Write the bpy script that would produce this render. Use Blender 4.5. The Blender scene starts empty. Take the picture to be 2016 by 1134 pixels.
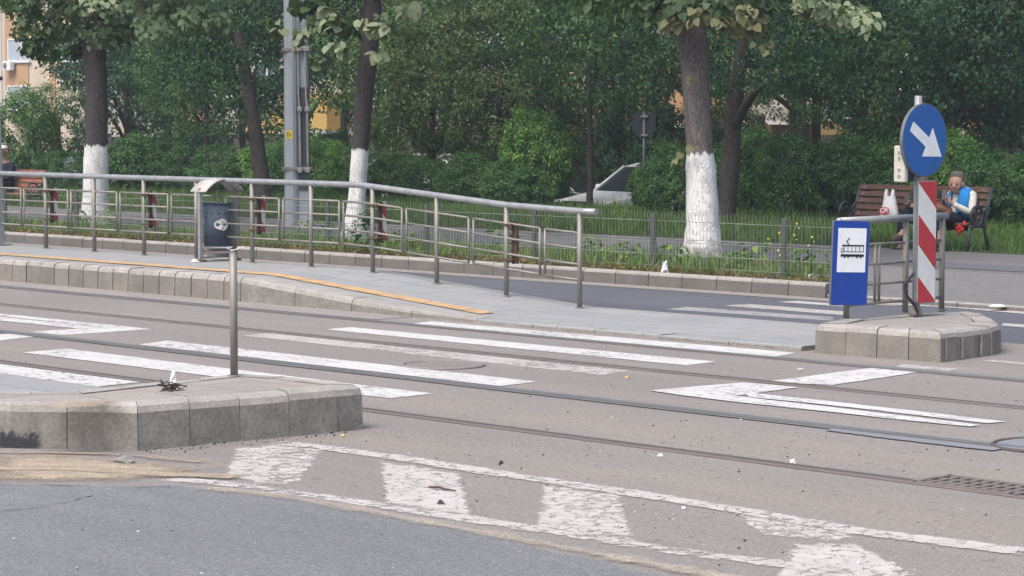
import bpy, math, random
import numpy as np
from mathutils import Vector, Matrix

random.seed(7)
scene = bpy.context.scene
COL = scene.collection
# ------------------------------------------------------------------ camera
F = 4840.0; CX = 1008.0; CY = 567.0; YV = 225.0; H = 1.87
PIT = math.atan((CY - YV) / F)
cam_d = bpy.data.cameras.new('camera'); cam = bpy.data.objects.new('camera', cam_d); COL.objects.link(cam)
cam_d.sensor_width = 36.0; cam_d.lens = F / 2016.0 * 36.0; cam_d.clip_end = 2000; cam_d.clip_start = 0.1
cam.location = (0, 0, H); cam.rotation_euler = (math.pi / 2 - PIT, 0, 0)
scene.camera = cam
# street frame: s runs along the tram tracks (to the right), n across them (away)
_u = Vector((-4708 * math.cos(PIT), 4840, 0)).normalized()
SV = -_u; NV = Vector((-SV.y, SV.x, 0)); TH = math.atan2(SV.y, SV.x)

def ray(px, py):
    r = (px - CX) / F; u = -(py - CY) / F; c, s = math.cos(PIT), math.sin(PIT)
    return Vector((r, c + u * s, -s + u * c))
def sn(v): return (v.x * SV.x + v.y * SV.y, v.x * NV.x + v.y * NV.y)
def W(s, n, z=0): return Vector((s * SV.x + n * NV.x, s * SV.y + n * NV.y, z))
def P(px, py, z=0.0):          # ground point at height z -> (s, n)
    d = ray(px, py); t = (z - H) / d.z
    return sn(d * t)
def PN(px, py, n):             # on the vertical plane n -> (s, z)
    d = ray(px, py); t = n / (d.x * NV.x + d.y * NV.y)
    return sn(d * t)[0], H + d.z * t
def PD(px, py, D):             # at distance D -> (s, n, z)
    d = ray(px, py); t = D / d.y
    a = sn(d * t); return a[0], a[1], H + d.z * t

# ------------------------------------------------------------------ objects
def props(o, label=None, cat=None, group=None, kind=None):
    if label: o['label'] = label
    if cat: o['category'] = cat
    if group: o['group'] = group
    if kind: o['kind'] = kind
    return o
def thing(name, label, cat, s, n, z=0.0, rot=0.0, group=None):
    o = bpy.data.objects.new(name, None); COL.objects.link(o)
    o.location = W(s, n, z); o.rotation_euler = (0, 0, TH + rot); o.empty_display_size = 0.2
    return props(o, label, cat, group)
def link(name, me, parent=None):
    o = bpy.data.objects.new(name, me); COL.objects.link(o)
    if parent: o.parent = parent
    return o
def copy_tree(o, parent=None):
    c = o.copy(); COL.objects.link(c)
    if parent: c.parent = parent
    for ch in [x for x in COL.objects if x.parent == o]: copy_tree(ch, c)
    return c

class MB:
    def __init__(self): self.v = []; self.f = []; self.m = []; self.sm = []
    def add(self, vs, fs, mi=0, smooth=False):
        b = len(self.v); self.v += [tuple(x) for x in vs]
        for f in fs: self.f.append(tuple(b + i for i in f)); self.m.append(mi); self.sm.append(smooth)
        return self
    def box(self, c, sz, rz=0, mi=0, M=None, ch=0.0):
        x, y, z = sz[0] / 2, sz[1] / 2, sz[2] / 2
        R = M or Matrix.Rotation(rz, 3, 'Z'); c = Vector(c)
        if ch <= 0:
            vs = [c + R @ Vector((a * x, b * y, d * z)) for d in (-1, 1) for b in (-1, 1) for a in (-1, 1)]
            fs = [(0, 2, 3, 1), (4, 5, 7, 6), (0, 1, 5, 4), (1, 3, 7, 5), (3, 2, 6, 7), (2, 0, 4, 6)]
            return self.add(vs, fs, mi)
        k = min(ch, x * .9, y * .9, z * .9)
        vs = []; idx = {}
        for a in (-1, 1):
            for b in (-1, 1):
                for d in (-1, 1):
                    for ax in range(3):
                        p = [a * (x - k), b * (y - k), d * (z - k)]
                        p[ax] += (a, b, d)[ax] * k
                        idx[(a, b, d, ax)] = len(vs); vs.append(c + R @ Vector(p))
        fs = []
        for ax in range(3):
            o1, o2 = [q for q in range(3) if q != ax]
            for sg in (-1, 1):
                q = []
                for e1, e2 in ((-1, -1), (1, -1), (1, 1), (-1, 1)):
                    t = [0, 0, 0]; t[ax] = sg; t[o1] = e1; t[o2] = e2
                    q.append(idx[(t[0], t[1], t[2], ax)])
                fs.append(tuple(q))
        for ax in range(3):
            o1, o2 = [q for q in range(3) if q != ax]
            for e1 in (-1, 1):
                for e2 in (-1, 1):
                    q = []
                    for sg, a_ in ((-1, o1), (1, o1), (1, o2), (-1, o2)):
                        t = [0, 0, 0]; t[ax] = sg; t[o1] = e1; t[o2] = e2
                        q.append(idx[(t[0], t[1], t[2], a_)])
                    fs.append(tuple(q))
        for a in (-1, 1):
            for b in (-1, 1):
                for d in (-1, 1): fs.append(tuple(idx[(a, b, d, i)] for i in range(3)))
        return self.add(vs, fs, mi)
    def tube(self, pts, r, seg=10, mi=0, caps=True, smooth=True, closed=False):
        pts = [Vector(p) for p in pts]; n = len(pts)
        rs = r if isinstance(r, (list, tuple)) else [r] * n
        vs = []; up = None
        for i, p in enumerate(pts):
            a = pts[i - 1] if (i > 0 or closed) else pts[i]; b = pts[(i + 1) % n] if (i < n - 1 or closed) else pts[i]
            t = (b - a).normalized()
            if up is None: up = Vector((0, 0, 1)) if abs(t.z) < .9 else Vector((1, 0, 0))
            e1 = (up - t * up.dot(t)); e1 = e1.normalized() if e1.length > 1e-6 else t.orthogonal().normalized()
            e2 = t.cross(e1); up = e1
            for k in range(seg):
                an = 2 * math.pi * k / seg
                vs.append(p + (e1 * math.cos(an) + e2 * math.sin(an)) * rs[i])
        fs = []
        for i in range(n if closed else n - 1):
            for k in range(seg):
                j = (i + 1) % n; k2 = (k + 1) % seg
                fs.append((i * seg + k, i * seg + k2, j * seg + k2, j * seg + k))
        self.add(vs, fs, mi, smooth)
        if caps and not closed:
            b = len(self.v) - len(vs)
            self.f.append(tuple(b + k for k in range(seg))[::-1]); self.m.append(mi); self.sm.append(False)
            self.f.append(tuple(b + (n - 1) * seg + k for k in range(seg))); self.m.append(mi); self.sm.append(False)
        return self
    def prism(self, poly, z0, z1, mi=0, mi_side=None, M=None, O=(0, 0, 0)):
        n = len(poly); O = Vector(O); M = M or Matrix.Identity(3)
        vs = [O + M @ Vector((p[0], p[1], z0)) for p in poly] + [O + M @ Vector((p[0], p[1], z1)) for p in poly]
        self.add(vs, [tuple(range(n, 2 * n)), tuple(range(n))[::-1]], mi)
        b = len(self.v) - 2 * n
        for i in range(n):
            j = (i + 1) % n
            self.f.append((b + i, b + j, b + n + j, b + n + i)); self.m.append(mi if mi_side is None else mi_side); self.sm.append(False)
        return self
    def sheet(self, poly, z, mi=0):
        return self.add([(p[0], p[1], z) for p in poly], [tuple(range(len(poly)))], mi)
    def sphere(self, c, r, mi=0, seg=14, rings=8, M=None):
        c = Vector(c); r = r if isinstance(r, (list, tuple)) else (r, r, r); M = M or Matrix.Identity(3)
        vs = [c + M @ Vector((0, 0, -r[2]))]
        for i in range(1, rings):
            ph = -math.pi / 2 + math.pi * i / rings
            for k in range(seg):
                a = 2 * math.pi * k / seg
                vs.append(c + M @ Vector((r[0] * math.cos(ph) * math.cos(a), r[1] * math.cos(ph) * math.sin(a), r[2] * math.sin(ph))))
        vs.append(c + M @ Vector((0, 0, r[2])))
        fs = []
        for k in range(seg): fs.append((0, 1 + (k + 1) % seg, 1 + k))
        for i in range(rings - 2):
            for k in range(seg):
                a = 1 + i * seg; fs.append((a + k, a + (k + 1) % seg, a + seg + (k + 1) % seg, a + seg + k))
        t = len(vs) - 1; a = 1 + (rings - 2) * seg
        for k in range(seg): fs.append((a + k, a + (k + 1) % seg, t))
        return self.add(vs, fs, mi, True)
    def build(self, name, mats, parent=None, rotTH=False, bevel=0):
        me = bpy.data.meshes.new(name); me.from_pydata(self.v, [], self.f); me.update()
        for m in (mats if isinstance(mats, (list, tuple)) else [mats]): me.materials.append(m)
        me.polygons.foreach_set('material_index', self.m); me.polygons.foreach_set('use_smooth', self.sm)
        o = link(name, me, parent)
        if rotTH: o.rotation_euler = (0, 0, TH)
        if bevel:
            b = o.modifiers.new('bevel', 'BEVEL'); b.width = bevel; b.segments = 2; b.limit_method = 'ANGLE'
        return o

def struct(name, mb, mats, kind='structure'):
    o = mb.build(name, mats, None, True); o['kind'] = kind
    return o

# ------------------------------------------------------------------ materials
class NT:
    def __init__(self, name):
        self.m = bpy.data.materials.new(name); self.m.use_nodes = True
        self.t = self.m.node_tree; self.t.nodes.clear()
        self.out = self.t.nodes.new('ShaderNodeOutputMaterial')
    def n(self, typ, **kw):
        nd = self.t.nodes.new('ShaderNode' + typ)
        for k, v in kw.items(): setattr(nd, k, v)
        return nd
    def l(self, a, b): self.t.links.new(a, b)
    def coord(self, scale=(1, 1, 1)):
        tc = self.n('TexCoord'); mp = self.n('Mapping'); mp.inputs['Scale'].default_value = scale
        self.l(tc.outputs['Object'], mp.inputs['Vector']); return mp.outputs['Vector']
    def noise(self, vec, scale, detail=4, rough=.55):
        t = self.n('TexNoise'); t.inputs['Scale'].default_value = scale; t.inputs['Detail'].default_value = detail
        t.inputs['Roughness'].default_value = rough
        self.l(vec, t.inputs['Vector']); return t.outputs['Fac']
    def ramp(self, fac, stops):
        r = self.n('ValToRGB'); e = r.color_ramp.elements
        while len(e) < len(stops): e.new(.5)
        for i, (p, c) in enumerate(stops):
            e[i].position = p; e[i].color = (c[0], c[1], c[2], 1) if isinstance(c, (tuple, list)) else (c, c, c, 1)
        self.l(fac, r.inputs['Fac']); return r.outputs['Color']
    def mix(self, fac, a, b, mode='MIX'):
        m = self.n('Mix', data_type='RGBA', blend_type=mode)
        for sock, val in ((m.inputs[0], fac), (m.inputs[6], a), (m.inputs[7], b)):
            if hasattr(val, 'links'): self.l(val, sock)
            elif isinstance(val, (tuple, list)): sock.default_value = (val[0], val[1], val[2], 1)
            else: sock.default_value = val
        return m.outputs[2]
    def math(self, op, a, b=None, c=None):
        m = self.n('Math', operation=op)
        for i, val in enumerate((a, b, c)):
            if val is None: continue
            if hasattr(val, 'links'): self.l(val, m.inputs[i])
            else: m.inputs[i].default_value = val
        return m.outputs[0]
    def bsdf(self, col, rough=.8, metal=0, bump=None, bstr=.3, bdist=.01, spec=.3, alpha=None):
        b = self.n('BsdfPrincipled')
        for sock, val in ((b.inputs['Base Color'], col), (b.inputs['Roughness'], rough), (b.inputs['Metallic'], metal), (b.inputs['Specular IOR Level'], spec)):
            if hasattr(val, 'links'): self.l(val, sock)
            elif isinstance(val, (tuple, list)): sock.default_value = (val[0], val[1], val[2], 1)
            else: sock.default_value = val
        if bump is not None:
            bp = self.n('Bump'); bp.inputs['Strength'].default_value = bstr; bp.inputs['Distance'].default_value = bdist
            self.l(bump, bp.inputs['Height']); self.l(bp.outputs['Normal'], b.inputs['Normal'])
        if alpha is not None:
            self.l(alpha, b.inputs['Alpha'])
        self.l(b.outputs[0], self.out.inputs[0]); return b

def M_simple(name, c1, c2=None, scale=8, rough=.6, metal=0, bstr=.15, spec=.4, stretch=(1, 1, 1), lo=.35, hi=.65, island=0.0, pits=None):
    t = NT(name); v = t.coord(stretch)
    c2 = c2 or tuple(x * .8 for x in c1)
    f = t.noise(v, scale, 6, .6)
    col = t.mix(t.ramp(f, [(lo, 0.0), (hi, 1.0)]), c1, c2)
    if island:
        g = t.n('NewGeometry')
        col = t.mix(1.0, col, t.ramp(g.outputs['Random Per Island'], [(0, (1 - island, 1 - island, 1 - island * 1.15)), (1, (1 + island, 1 + island * .97, 1 + island * .9))]), 'MULTIPLY')
    if pits:
        v1 = t.coord()
        col = t.mix(1.0, col, t.ramp(t.noise(v1, pits, 2, .5), [(.34, (.82, .82, .82)), (.5, (1, 1, 1)), (.68, (1.1, 1.1, 1.1))]), 'MULTIPLY')
        col = t.mix(t.ramp(t.noise(v1, 2.3, 5, .7), [(.52, 0.0), (.72, .55)]), col, tuple(x * .62 for x in c1))
    t.bsdf(col, rough, metal, t.noise(v, scale * 6, 3), bstr, .004, spec)
    return t.m

def M_ground(name, base, alt, speck=.5, big=.5, fine=140, streak=True, rough=.9, dust=None, dark=.5, cracks=False, spots=None):
    t = NT(name); v = t.coord()
    col = t.mix(t.ramp(t.noise(v, big, 5), [(.35, 0.0), (.65, 1.0)]), base, alt)
    if streak:
        vs = t.coord((.25, 3.0, 1))
        f = t.ramp(t.noise(vs, 1.6, 5, .65), [(.3, 0.0), (.75, 1.0)])
        col = t.mix(t.math('MULTIPLY', f, .5), col, tuple(x * .68 for x in base))
        vs2 = t.coord((.12, 1.1, 1))
        f = t.ramp(t.noise(vs2, .9, 4, .6), [(.42, 0.0), (.62, 1.0)])
        col = t.mix(t.math('MULTIPLY', f, .35), col, tuple(x * .78 for x in base))
    if dust:
        dcol, lines = dust
        sp = t.n('SeparateXYZ'); t.l(v, sp.inputs[0])
        acc = None
        for c0, w in lines:
            d = t.math('ABSOLUTE', t.math('SUBTRACT', sp.outputs[1], c0))
            g = t.math('MAXIMUM', t.math('SUBTRACT', 1.0, t.math('DIVIDE', d, w)), 0.0)
            acc = g if acc is None else t.math('MAXIMUM', acc, g)
        nf = t.ramp(t.noise(v, 1.1, 6, .7), [(.35, .15), (.65, 1.0)])
        col = t.mix(t.math('MULTIPLY', t.math('MULTIPLY', acc, nf), .42), col, dcol)
    f1 = t.ramp(t.noise(v, fine, 2, .5), [(.33, tuple([1 - .5 * speck] * 3)), (.5, (1, 1, 1)), (.70, tuple([1 + .5 * speck] * 3))])
    col = t.mix(1.0, col, f1, 'MULTIPLY')
    f3 = t.ramp(t.noise(v, fine * .27, 3, .6), [(.3, tuple([1 - .25 * speck] * 3)), (.7, tuple([1 + .2 * speck] * 3))])
    col = t.mix(1.0, col, f3, 'MULTIPLY')
    # dark drips / pits
    vd = t.coord((1, 1.2, 1))
    f2 = t.ramp(t.noise(vd, 9, 2, .5), [(.655, 0.0), (.70, 1.0)])
    col = t.mix(t.math('MULTIPLY', f2, dark), col, tuple(x * .45 for x in base))
    if spots:
        vo = t.n('TexVoronoi'); vo.inputs['Scale'].default_value = 30; t.l(v, vo.inputs['Vector'])
        f4 = t.math('MULTIPLY', t.ramp(vo.outputs['Distance'], [(.07, 1.0), (.13, 0.0)]), t.ramp(t.noise(v, 5, 2), [(.45, 0.0), (.6, 1.0)]))
        col = t.mix(t.math('MULTIPLY', f4, .6), col, spots)
    if cracks:
        vo = t.n('TexVoronoi', feature='DISTANCE_TO_EDGE'); vo.inputs['Scale'].default_value = .35
        nv = t.n('TexNoise'); nv.inputs['Scale'].default_value = 2.5; nv.inputs['Detail'].default_value = 6; t.l(v, nv.inputs['Vector'])
        vm = t.mix(.25, v, nv.outputs['Color'], 'LINEAR_LIGHT'); t.l(vm, vo.inputs['Vector'])
        f5 = t.ramp(vo.outputs['Distance'], [(.0, 1.0), (.008, 0.0)])
        gate = t.ramp(t.noise(v, .6, 2), [(.5, 0.0), (.6, 1.0)])
        col = t.mix(t.math('MULTIPLY', t.math('MULTIPLY', f5, gate), .7), col, tuple(x * .35 for x in base))
    t.bsdf(col, rough, 0, t.noise(v, fine, 3, .6), .35, .006, .25)
    return t.m

def M_paint(name, col, wear_scale=14, thr=.5, soft=.06, stretch=(.5, 1.6, 1), under=(.2, .19, .185), fade=1.0, bump=.08, ck=.16, rim=0.0):
    # worn road paint: the asphalt shows through where it has flaked away
    t = NT(name); v = t.coord(stretch); v1 = t.coord()
    vor = t.n('TexVoronoi', feature='DISTANCE_TO_EDGE'); vor.inputs['Scale'].default_value = wear_scale * .8
    wob = t.n('TexNoise'); wob.inputs['Scale'].default_value = wear_scale * 1.2; wob.inputs['Detail'].default_value = 4; t.l(v, wob.inputs['Vector'])
    vm = t.mix(.06, v, wob.outputs['Color'], 'LINEAR_LIGHT'); t.l(vm, vor.inputs['Vector'])
    crack = t.ramp(vor.outputs['Distance'], [(.0, 1.0), (.055, 0.0)])
    n1 = t.noise(v, wear_scale, 8, .72); n2 = t.noise(v1, .9, 3)
    f = t.math('ADD', n1, t.math('MULTIPLY', t.math('SUBTRACT', n2, .5), .5))
    f = t.math('ADD', f, t.math('MULTIPLY', crack, ck))
    if rim:
        at = t.n('Attribute'); at.attribute_name = 'cover'
        f = t.math('ADD', f, t.math('MULTIPLY', t.math('SUBTRACT', 1.0, at.outputs['Fac']), rim))
    wear = t.ramp(f, [(thr, 0.0), (thr + soft, 1.0)])
    c = t.mix(t.ramp(t.noise(v1, 5, 5), [(.35, 0.0), (.7, 1.0)]), col, tuple(x * .82 for x in col))
    c = t.mix(t.math('MULTIPLY', t.ramp(t.noise(v1, 120, 2), [(.5, 0.0), (.7, 1.0)]), .25), c, tuple(x * .6 for x in col))
    al = t.math('MULTIPLY', t.math('SUBTRACT', 1.0, wear), fade)
    t.bsdf(c, .75, 0, n1, bump, .002, .3, alpha=al)
    return t.m

def M_alpha_spread(name, c1, c2, scale=2.0, thr=.5, soft=.15, fine=90, rough=.95):
    # loose material that thins out in irregular patches
    t = NT(name); v = t.coord(); at = t.n('Attribute'); at.attribute_name = 'cover'
    col = t.mix(t.ramp(t.noise(v, 7, 6, .65), [(.3, 0.0), (.7, 1.0)]), c1, c2)
    col = t.mix(1.0, col, t.ramp(t.noise(v, fine, 2), [(.3, (.65, .65, .65)), (.7, (1.25, 1.25, 1.25))]), 'MULTIPLY')
    f = t.math('ADD', t.math('MULTIPLY', t.noise(v, scale, 8, .68), .7), t.math('MULTIPLY', t.noise(v, fine * .5, 2), .3))
    f = t.math('ADD', f, t.math('SUBTRACT', at.outputs['Fac'], .5))
    al = t.ramp(f, [(thr, 0.0), (thr + soft, 1.0)])
    t.bsdf(col, rough, 0, t.noise(v, 25, 6, .7), .4, .012, .1, alpha=al)
    return t.m

def M_leaf(name, cols, trans=.35, rough=.5, spec=.35, pale=None):
    rough, spec = .6, spec * .45
    if name[:4] in ('tree', 'hedg', 'shru'): cols = [(r * .84, g_, b_ * 1.06) for r, g_, b_ in cols]
    t = NT(name); g = t.n('NewGeometry')
    col = t.ramp(g.outputs['Random Per Island'], [(i / (len(cols) - 1), c) for i, c in enumerate(cols)])
    oi = t.n('ObjectInfo')
    col = t.mix(1.0, col, t.ramp(oi.outputs['Random'], [(0, (.82, .82, .82)), (1, (1.15, 1.1, 1.0))]), 'MULTIPLY')
    col = t.mix(1.0, col, t.ramp(t.noise(t.coord(), 1.7, 3, .6), [(.3, (.68, .72, .8)), (.5, (1, 1, 1)), (.7, (1.42, 1.36, 1.12))]), 'MULTIPLY')
    if pale:
        col = t.mix(g.outputs['Backfacing'], col, pale)
    b = t.n('BsdfPrincipled'); t.l(col, b.inputs['Base Color']); b.inputs['Roughness'].default_value = rough
    b.inputs['Specular IOR Level'].default_value = spec
    tr = t.n('BsdfTranslucent'); t.l(t.mix(1.0, col, (1.0, 1.15, .55), 'MULTIPLY'), tr.inputs['Color'])
    mx = t.n('MixShader'); mx.inputs[0].default_value = trans
    t.l(b.outputs[0], mx.inputs[1]); t.l(tr.outputs[0], mx.inputs[2]); t.l(mx.outputs[0], t.out.inputs[0])
    return t.m

def M_bark(name, c1, c2, wash=None, scale=9):
    t = NT(name); v = t.coord((1, 1, .16)); v1 = t.coord()
    wv = t.n('TexVoronoi', feature='DISTANCE_TO_EDGE'); wv.inputs['Scale'].default_value = scale * 4.4
    wob = t.n('TexNoise'); wob.inputs['Scale'].default_value = 14; wob.inputs['Detail'].default_value = 3; t.l(v, wob.inputs['Vector'])
    t.l(t.mix(.05, v, wob.outputs['Color'], 'LINEAR_LIGHT'), wv.inputs['Vector'])
    ridge = t.ramp(wv.outputs['Distance'], [(0, 0.0), (.14, 1.0)])
    rn = t.noise(v, scale * 3, 8, .7)
    ridge2 = t.math('MULTIPLY', ridge, t.math('ADD', rn, .4))
    col = t.mix(t.ramp(ridge2, [(.15, 0.0), (.8, 1.0)]), c2, c1)
    if wash:
        sp = t.n('SeparateXYZ'); t.l(v1, sp.inputs[0])
        e = t.math('ADD', sp.outputs[2], t.math('MULTIPLY', t.math('SUBTRACT', t.noise(v, 14, 6, .7), .5), .30))
        m = t.ramp(t.math('SUBTRACT', e, wash - 1.0), [(.97, 1.0), (1.0 - 1e-4, 0.0)])
        # paint misses the deepest furrows and the muddy foot
        crack = t.ramp(t.math('MULTIPLY', ridge, t.math('ADD', rn, .45)), [(.035, 0.0), (.17, 1.0)])
        m = t.math('MULTIPLY', m, t.math('ADD', t.math('MULTIPLY', crack, .85), .15))
        foot = t.ramp(t.math('ADD', sp.outputs[2], t.math('MULTIPLY', t.math('SUBTRACT', t.noise(v1, 11, 6, .7), .5), .8)), [(.05, .25), (.28, 1.0)])
        m = t.math('MULTIPLY', m, foot)
        wc = t.mix(t.ramp(t.noise(v1, 6, 5), [(.35, 0.0), (.7, 1.0)]), (.80, .79, .78), (.62, .61, .60))
        col = t.mix(m, col, wc)
    t.bsdf(col, .9, 0, ridge2, .55, .012, .15)
    return t.m

def M_flat(name, c, rough=.45, metal=0, spec=.4):
    t = NT(name); v = t.coord()
    col = t.mix(t.ramp(t.noise(v, 12, 5), [(.4, 0.0), (.75, 1.0)]), c, tuple(x * .88 for x in c))
    t.bsdf(col, rough, metal, None, spec=spec); return t.m

M = {}
M['track'] = M_ground('track_asphalt', (.250, .228, .215), (.220, .204, .196), .8, .4, 130, True, .9,
                      dust=((.30, .255, .20), [(10.75, .85), (11.9, .25), (9.2, .7), (14.95, .2)]), spots=(.33, .32, .31))
M['near'] = M_ground('road_asphalt', (.192, .193, .205), (.172, .173, .185), .8, .5, 150, True, .88, dark=.35, cracks=True, spots=(.46, .46, .46))
M['far'] = M_ground('lane_asphalt', (.105, .109, .125), (.12, .125, .142), .35, .5, 120, True, .85, dark=.3)
M['plaza'] = M_ground('plaza_asphalt', (.17, .165, .16), (.145, .14, .137), .5, .35, 90, False, .9, cracks=True, spots=(.4, .4, .4))
M['path'] = M_ground('path_asphalt', (.165, .155, .15), (.14, .135, .135), .4, .4, 90, True, .9)
M['bandp'] = M_ground('patched_asphalt', (.10, .105, .12), (.12, .12, .13), .4, .5, 90, False, .9)
M['gutter'] = M_ground('gutter_concrete', (.29, .265, .245), (.25, .235, .22), .5, .8, 110, True, .92)
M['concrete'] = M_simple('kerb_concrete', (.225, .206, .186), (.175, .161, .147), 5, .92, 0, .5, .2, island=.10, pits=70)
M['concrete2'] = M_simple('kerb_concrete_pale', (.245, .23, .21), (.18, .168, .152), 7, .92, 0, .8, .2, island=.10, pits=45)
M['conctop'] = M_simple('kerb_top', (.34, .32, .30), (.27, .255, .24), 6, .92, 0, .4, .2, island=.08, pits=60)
M['soil'] = M_simple('soil', (.06, .05, .038), (.10, .085, .06), 3, .95, 0, .6, .1)
M['grassbase'] = M_simple('grass_soil', (.035, .055, .022), (.06, .065, .035), 3, .95, 0, .6, .1)

def slab_mat(name='platform_slabs', tint=(1, 1, 1)):
    t = NT(name); v = t.coord()
    br = t.n('TexBrick'); br.inputs['Scale'].default_value = 1.0; br.inputs['Brick Width'].default_value = .5; br.inputs['Row Height'].default_value = .4
    br.inputs['Mortar Size'].default_value = .011; br.inputs['Mortar Smooth'].default_value = .3
    br.inputs['Color1'].default_value = (.235, .248, .26, 1); br.inputs['Color2'].default_value = (.285, .295, .30, 1); br.inputs['Mortar'].default_value = (.165, .168, .17, 1)
    t.l(v, br.inputs['Vector'])
    col = t.mix(t.ramp(t.noise(v, 1.6, 6, .65), [(.35, 0.0), (.7, .7)]), br.outputs['Color'], (.30, .285, .27))
    col = t.mix(1.0, col, t.ramp(t.noise(v, 60, 3), [(.3, (.85, .85, .85)), (.7, (1.12, 1.12, 1.12))]), 'MULTIPLY')
    col = t.mix(1.0, col, tint, 'MULTIPLY')
    pit = t.ramp(t.noise(t.coord((.6, 2, 1)), 8, 3), [(.655, 0.0), (.71, .7)])
    col = t.mix(pit, col, (.14, .14, .14))
    t.bsdf(col, .85, 0, br.outputs['Fac'], -.2, .004, .25)
    return t.m
M['slab'] = slab_mat()
M['white'] = M_paint('road_paint_white', (.545, .53, .52), 15, .60, .10, (.8, 1.2, 1))
M['white_worn'] = M_paint('road_paint_worn', (.43, .40, .385), 15, .565, .14, (.8, 1.2, 1))
M['white_flaked'] = M_paint('road_paint_flaked', (.50, .465, .445), 12, .555, .17, (1, 1, 1), bump=.02, ck=.19, fade=.95, rim=.22)
M['white_grey'] = M_paint('road_paint_grey', (.40, .40, .40), 10, .60, .12, fade=.75)
M['tactile'] = M_simple('tactile_yellow', (.43, .275, .14), (.31, .22, .14), 9, .85, 0, .4, .2)
M['sand'] = M_alpha_spread('sand_cover', (.40, .335, .255), (.27, .225, .175), 3.2, .46, .34)
M['sandthin'] = M_alpha_spread('sand_dusting', (.47, .415, .335), (.38, .335, .27), 3.0, .50, .42)
M['tar'] = M_simple('tar_seal', (.17, .182, .198), (.21, .218, .23), 3, .7, 0, .2, .4, (.4, 3, 1))
M['steel_rail'] = M_simple('rail_steel', (.16, .135, .122), (.20, .172, .155), 5, .5, .4, .2, .5, (.3, 3, 1))
M['groove'] = M_flat('rail_groove', (.085, .076, .072), .9)
M['galv'] = M_simple('galvanised_steel', (.335, .345, .355), (.26, .265, .27), 9, .42, .35, .08, .5)
M['galvdirty'] = M_simple('galvanised_steel_dirty', (.265, .25, .228), (.19, .175, .155), 7, .55, .3, .12, .4, (1, 1, .3))
M['mast'] = M_simple('mast_zinc', (.40, .43, .46), (.32, .35, .385), 5, .5, .35, .08, .45, (1, 1, .5))
M['rust'] = M_simple('rusty_iron', (.115, .06, .04), (.075, .05, .04), 20, .9, 0, .5, .2)
M['darkwood'] = M_simple('dark_board', (.035, .025, .022), (.07, .045, .035), 14, .8, 0, .3, .3)
M['red'] = M_flat('reflective_red', (.48, .035, .045), .4)
M['whiteref'] = M_flat('reflective_white', (.72, .73, .70), .4)
M['blue'] = M_flat('sign_blue', (.014, .105, .37), .4)
M['tramblue'] = M_flat('tram_sign_blue', (.010, .052, .31), .42)
M['signwhite'] = M_flat('sign_white', (.80, .82, .85), .4)
M['black'] = M_flat('black_film', (.012, .012, .014), .5)
M['signgrey'] = M_simple('sign_back_grey', (.16, .175, .19), (.12, .13, .14), 8, .5, .3, .05)
M['signdark'] = M_simple('sign_back_dark', (.020, .026, .036), (.015, .019, .027), 8, .6, .2, .05)
M['binblue'] = M_simple('bin_blue_paint', (.052, .072, .105), (.040, .056, .084), 6, .75, .0, .05, .4)
M['zincwhite'] = M_simple('white_painted_metal', (.62, .60, .57), (.46, .43, .40), 8, .6, .1, .1)
M['beigebox'] = M_simple('beige_plastic', (.50, .48, .42), (.43, .41, .36), 6, .5, 0, .05)
M['benchwood'] = M_simple('bench_wood', (.125, .06, .045), (.085, .04, .03), 5, .5, 0, .2, .4, (.5, 6, 6))
M['benchred'] = M_simple('bench_wood_red', (.25, .095, .062), (.18, .068, .045), 5, .5, 0, .2, .4, (.5, 6, 6))
M['iron'] = M_simple('cast_iron_grey', (.045, .052, .062), (.03, .035, .042), 9, .5, .3, .1)
M['cable'] = M_flat('cable_black', (.02, .022, .025), .55)
M['meshgrey'] = M_simple('dark_mesh_sheet', (.075, .08, .09), (.055, .06, .068), 10, .6, .1, .1)
M['yellowlab'] = M_flat('yellow_label', (.72, .55, .05), .5)
M['fence'] = M_simple('fence_wire', (.30, .33, .30), (.22, .245, .22), 9, .5, .3, .05)
M['fencepost'] = M_simple('fence_post', (.10, .105, .10), (.07, .075, .072), 9, .6, .2, .1)
M['bark_wash'] = M_bark('bark_whitewashed', (.080, .071, .072), (.046, .041, .042), wash=1.28)
M['bark_wash_pale'] = M_bark('bark_whitewashed_pale', (.15, .132, .125), (.075, .066, .063), wash=1.28)
M['bark'] = M_bark('bark_dark', (.075, .066, .06), (.028, .025, .024))
M['bark2'] = M_bark('bark_brown', (.12, .10, .085), (.05, .042, .036))
M['leaf_linden'] = M_leaf('linden_leaves', [(.035, .075, .030), (.060, .115, .045), (.085, .15, .06), (.13, .19, .09)], .3, .5, .35, (.10, .15, .08))
M['leaf_pale'] = M_leaf('linden_leaves_pale', [(.10, .16, .07), (.17, .225, .11), (.25, .29, .17), (.30, .33, .22)], .3, .5, .35, (.26, .30, .19))
M['leaf_gold'] = M_leaf('linden_leaves_drying', [(.08, .14, .05), (.13, .18, .07), (.17, .20, .085), (.24, .17, .075), (.15, .21, .08)], .3, .5, .3, (.2, .2, .11))
M['leaf_dark'] = M_leaf('tree_leaves_dark', [(.020, .048, .028), (.036, .078, .042), (.06, .115, .058), (.095, .16, .08)], .3, .5, .3)
M['leaf_mid'] = M_leaf('tree_leaves_mid', [(.032, .068, .028), (.062, .118, .044), (.10, .17, .062), (.16, .235, .10)], .35, .5, .3)
M['leaf_olive'] = M_leaf('tree_leaves_olive', [(.042, .07, .028), (.07, .105, .038), (.11, .15, .055), (.15, .145, .06)], .35, .55, .3)
M['leaf_hedge'] = M_leaf('hedge_leaves', [(.026, .062, .026), (.052, .108, .040), (.085, .16, .055), (.14, .24, .085)], .3, .4, .4)
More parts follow.
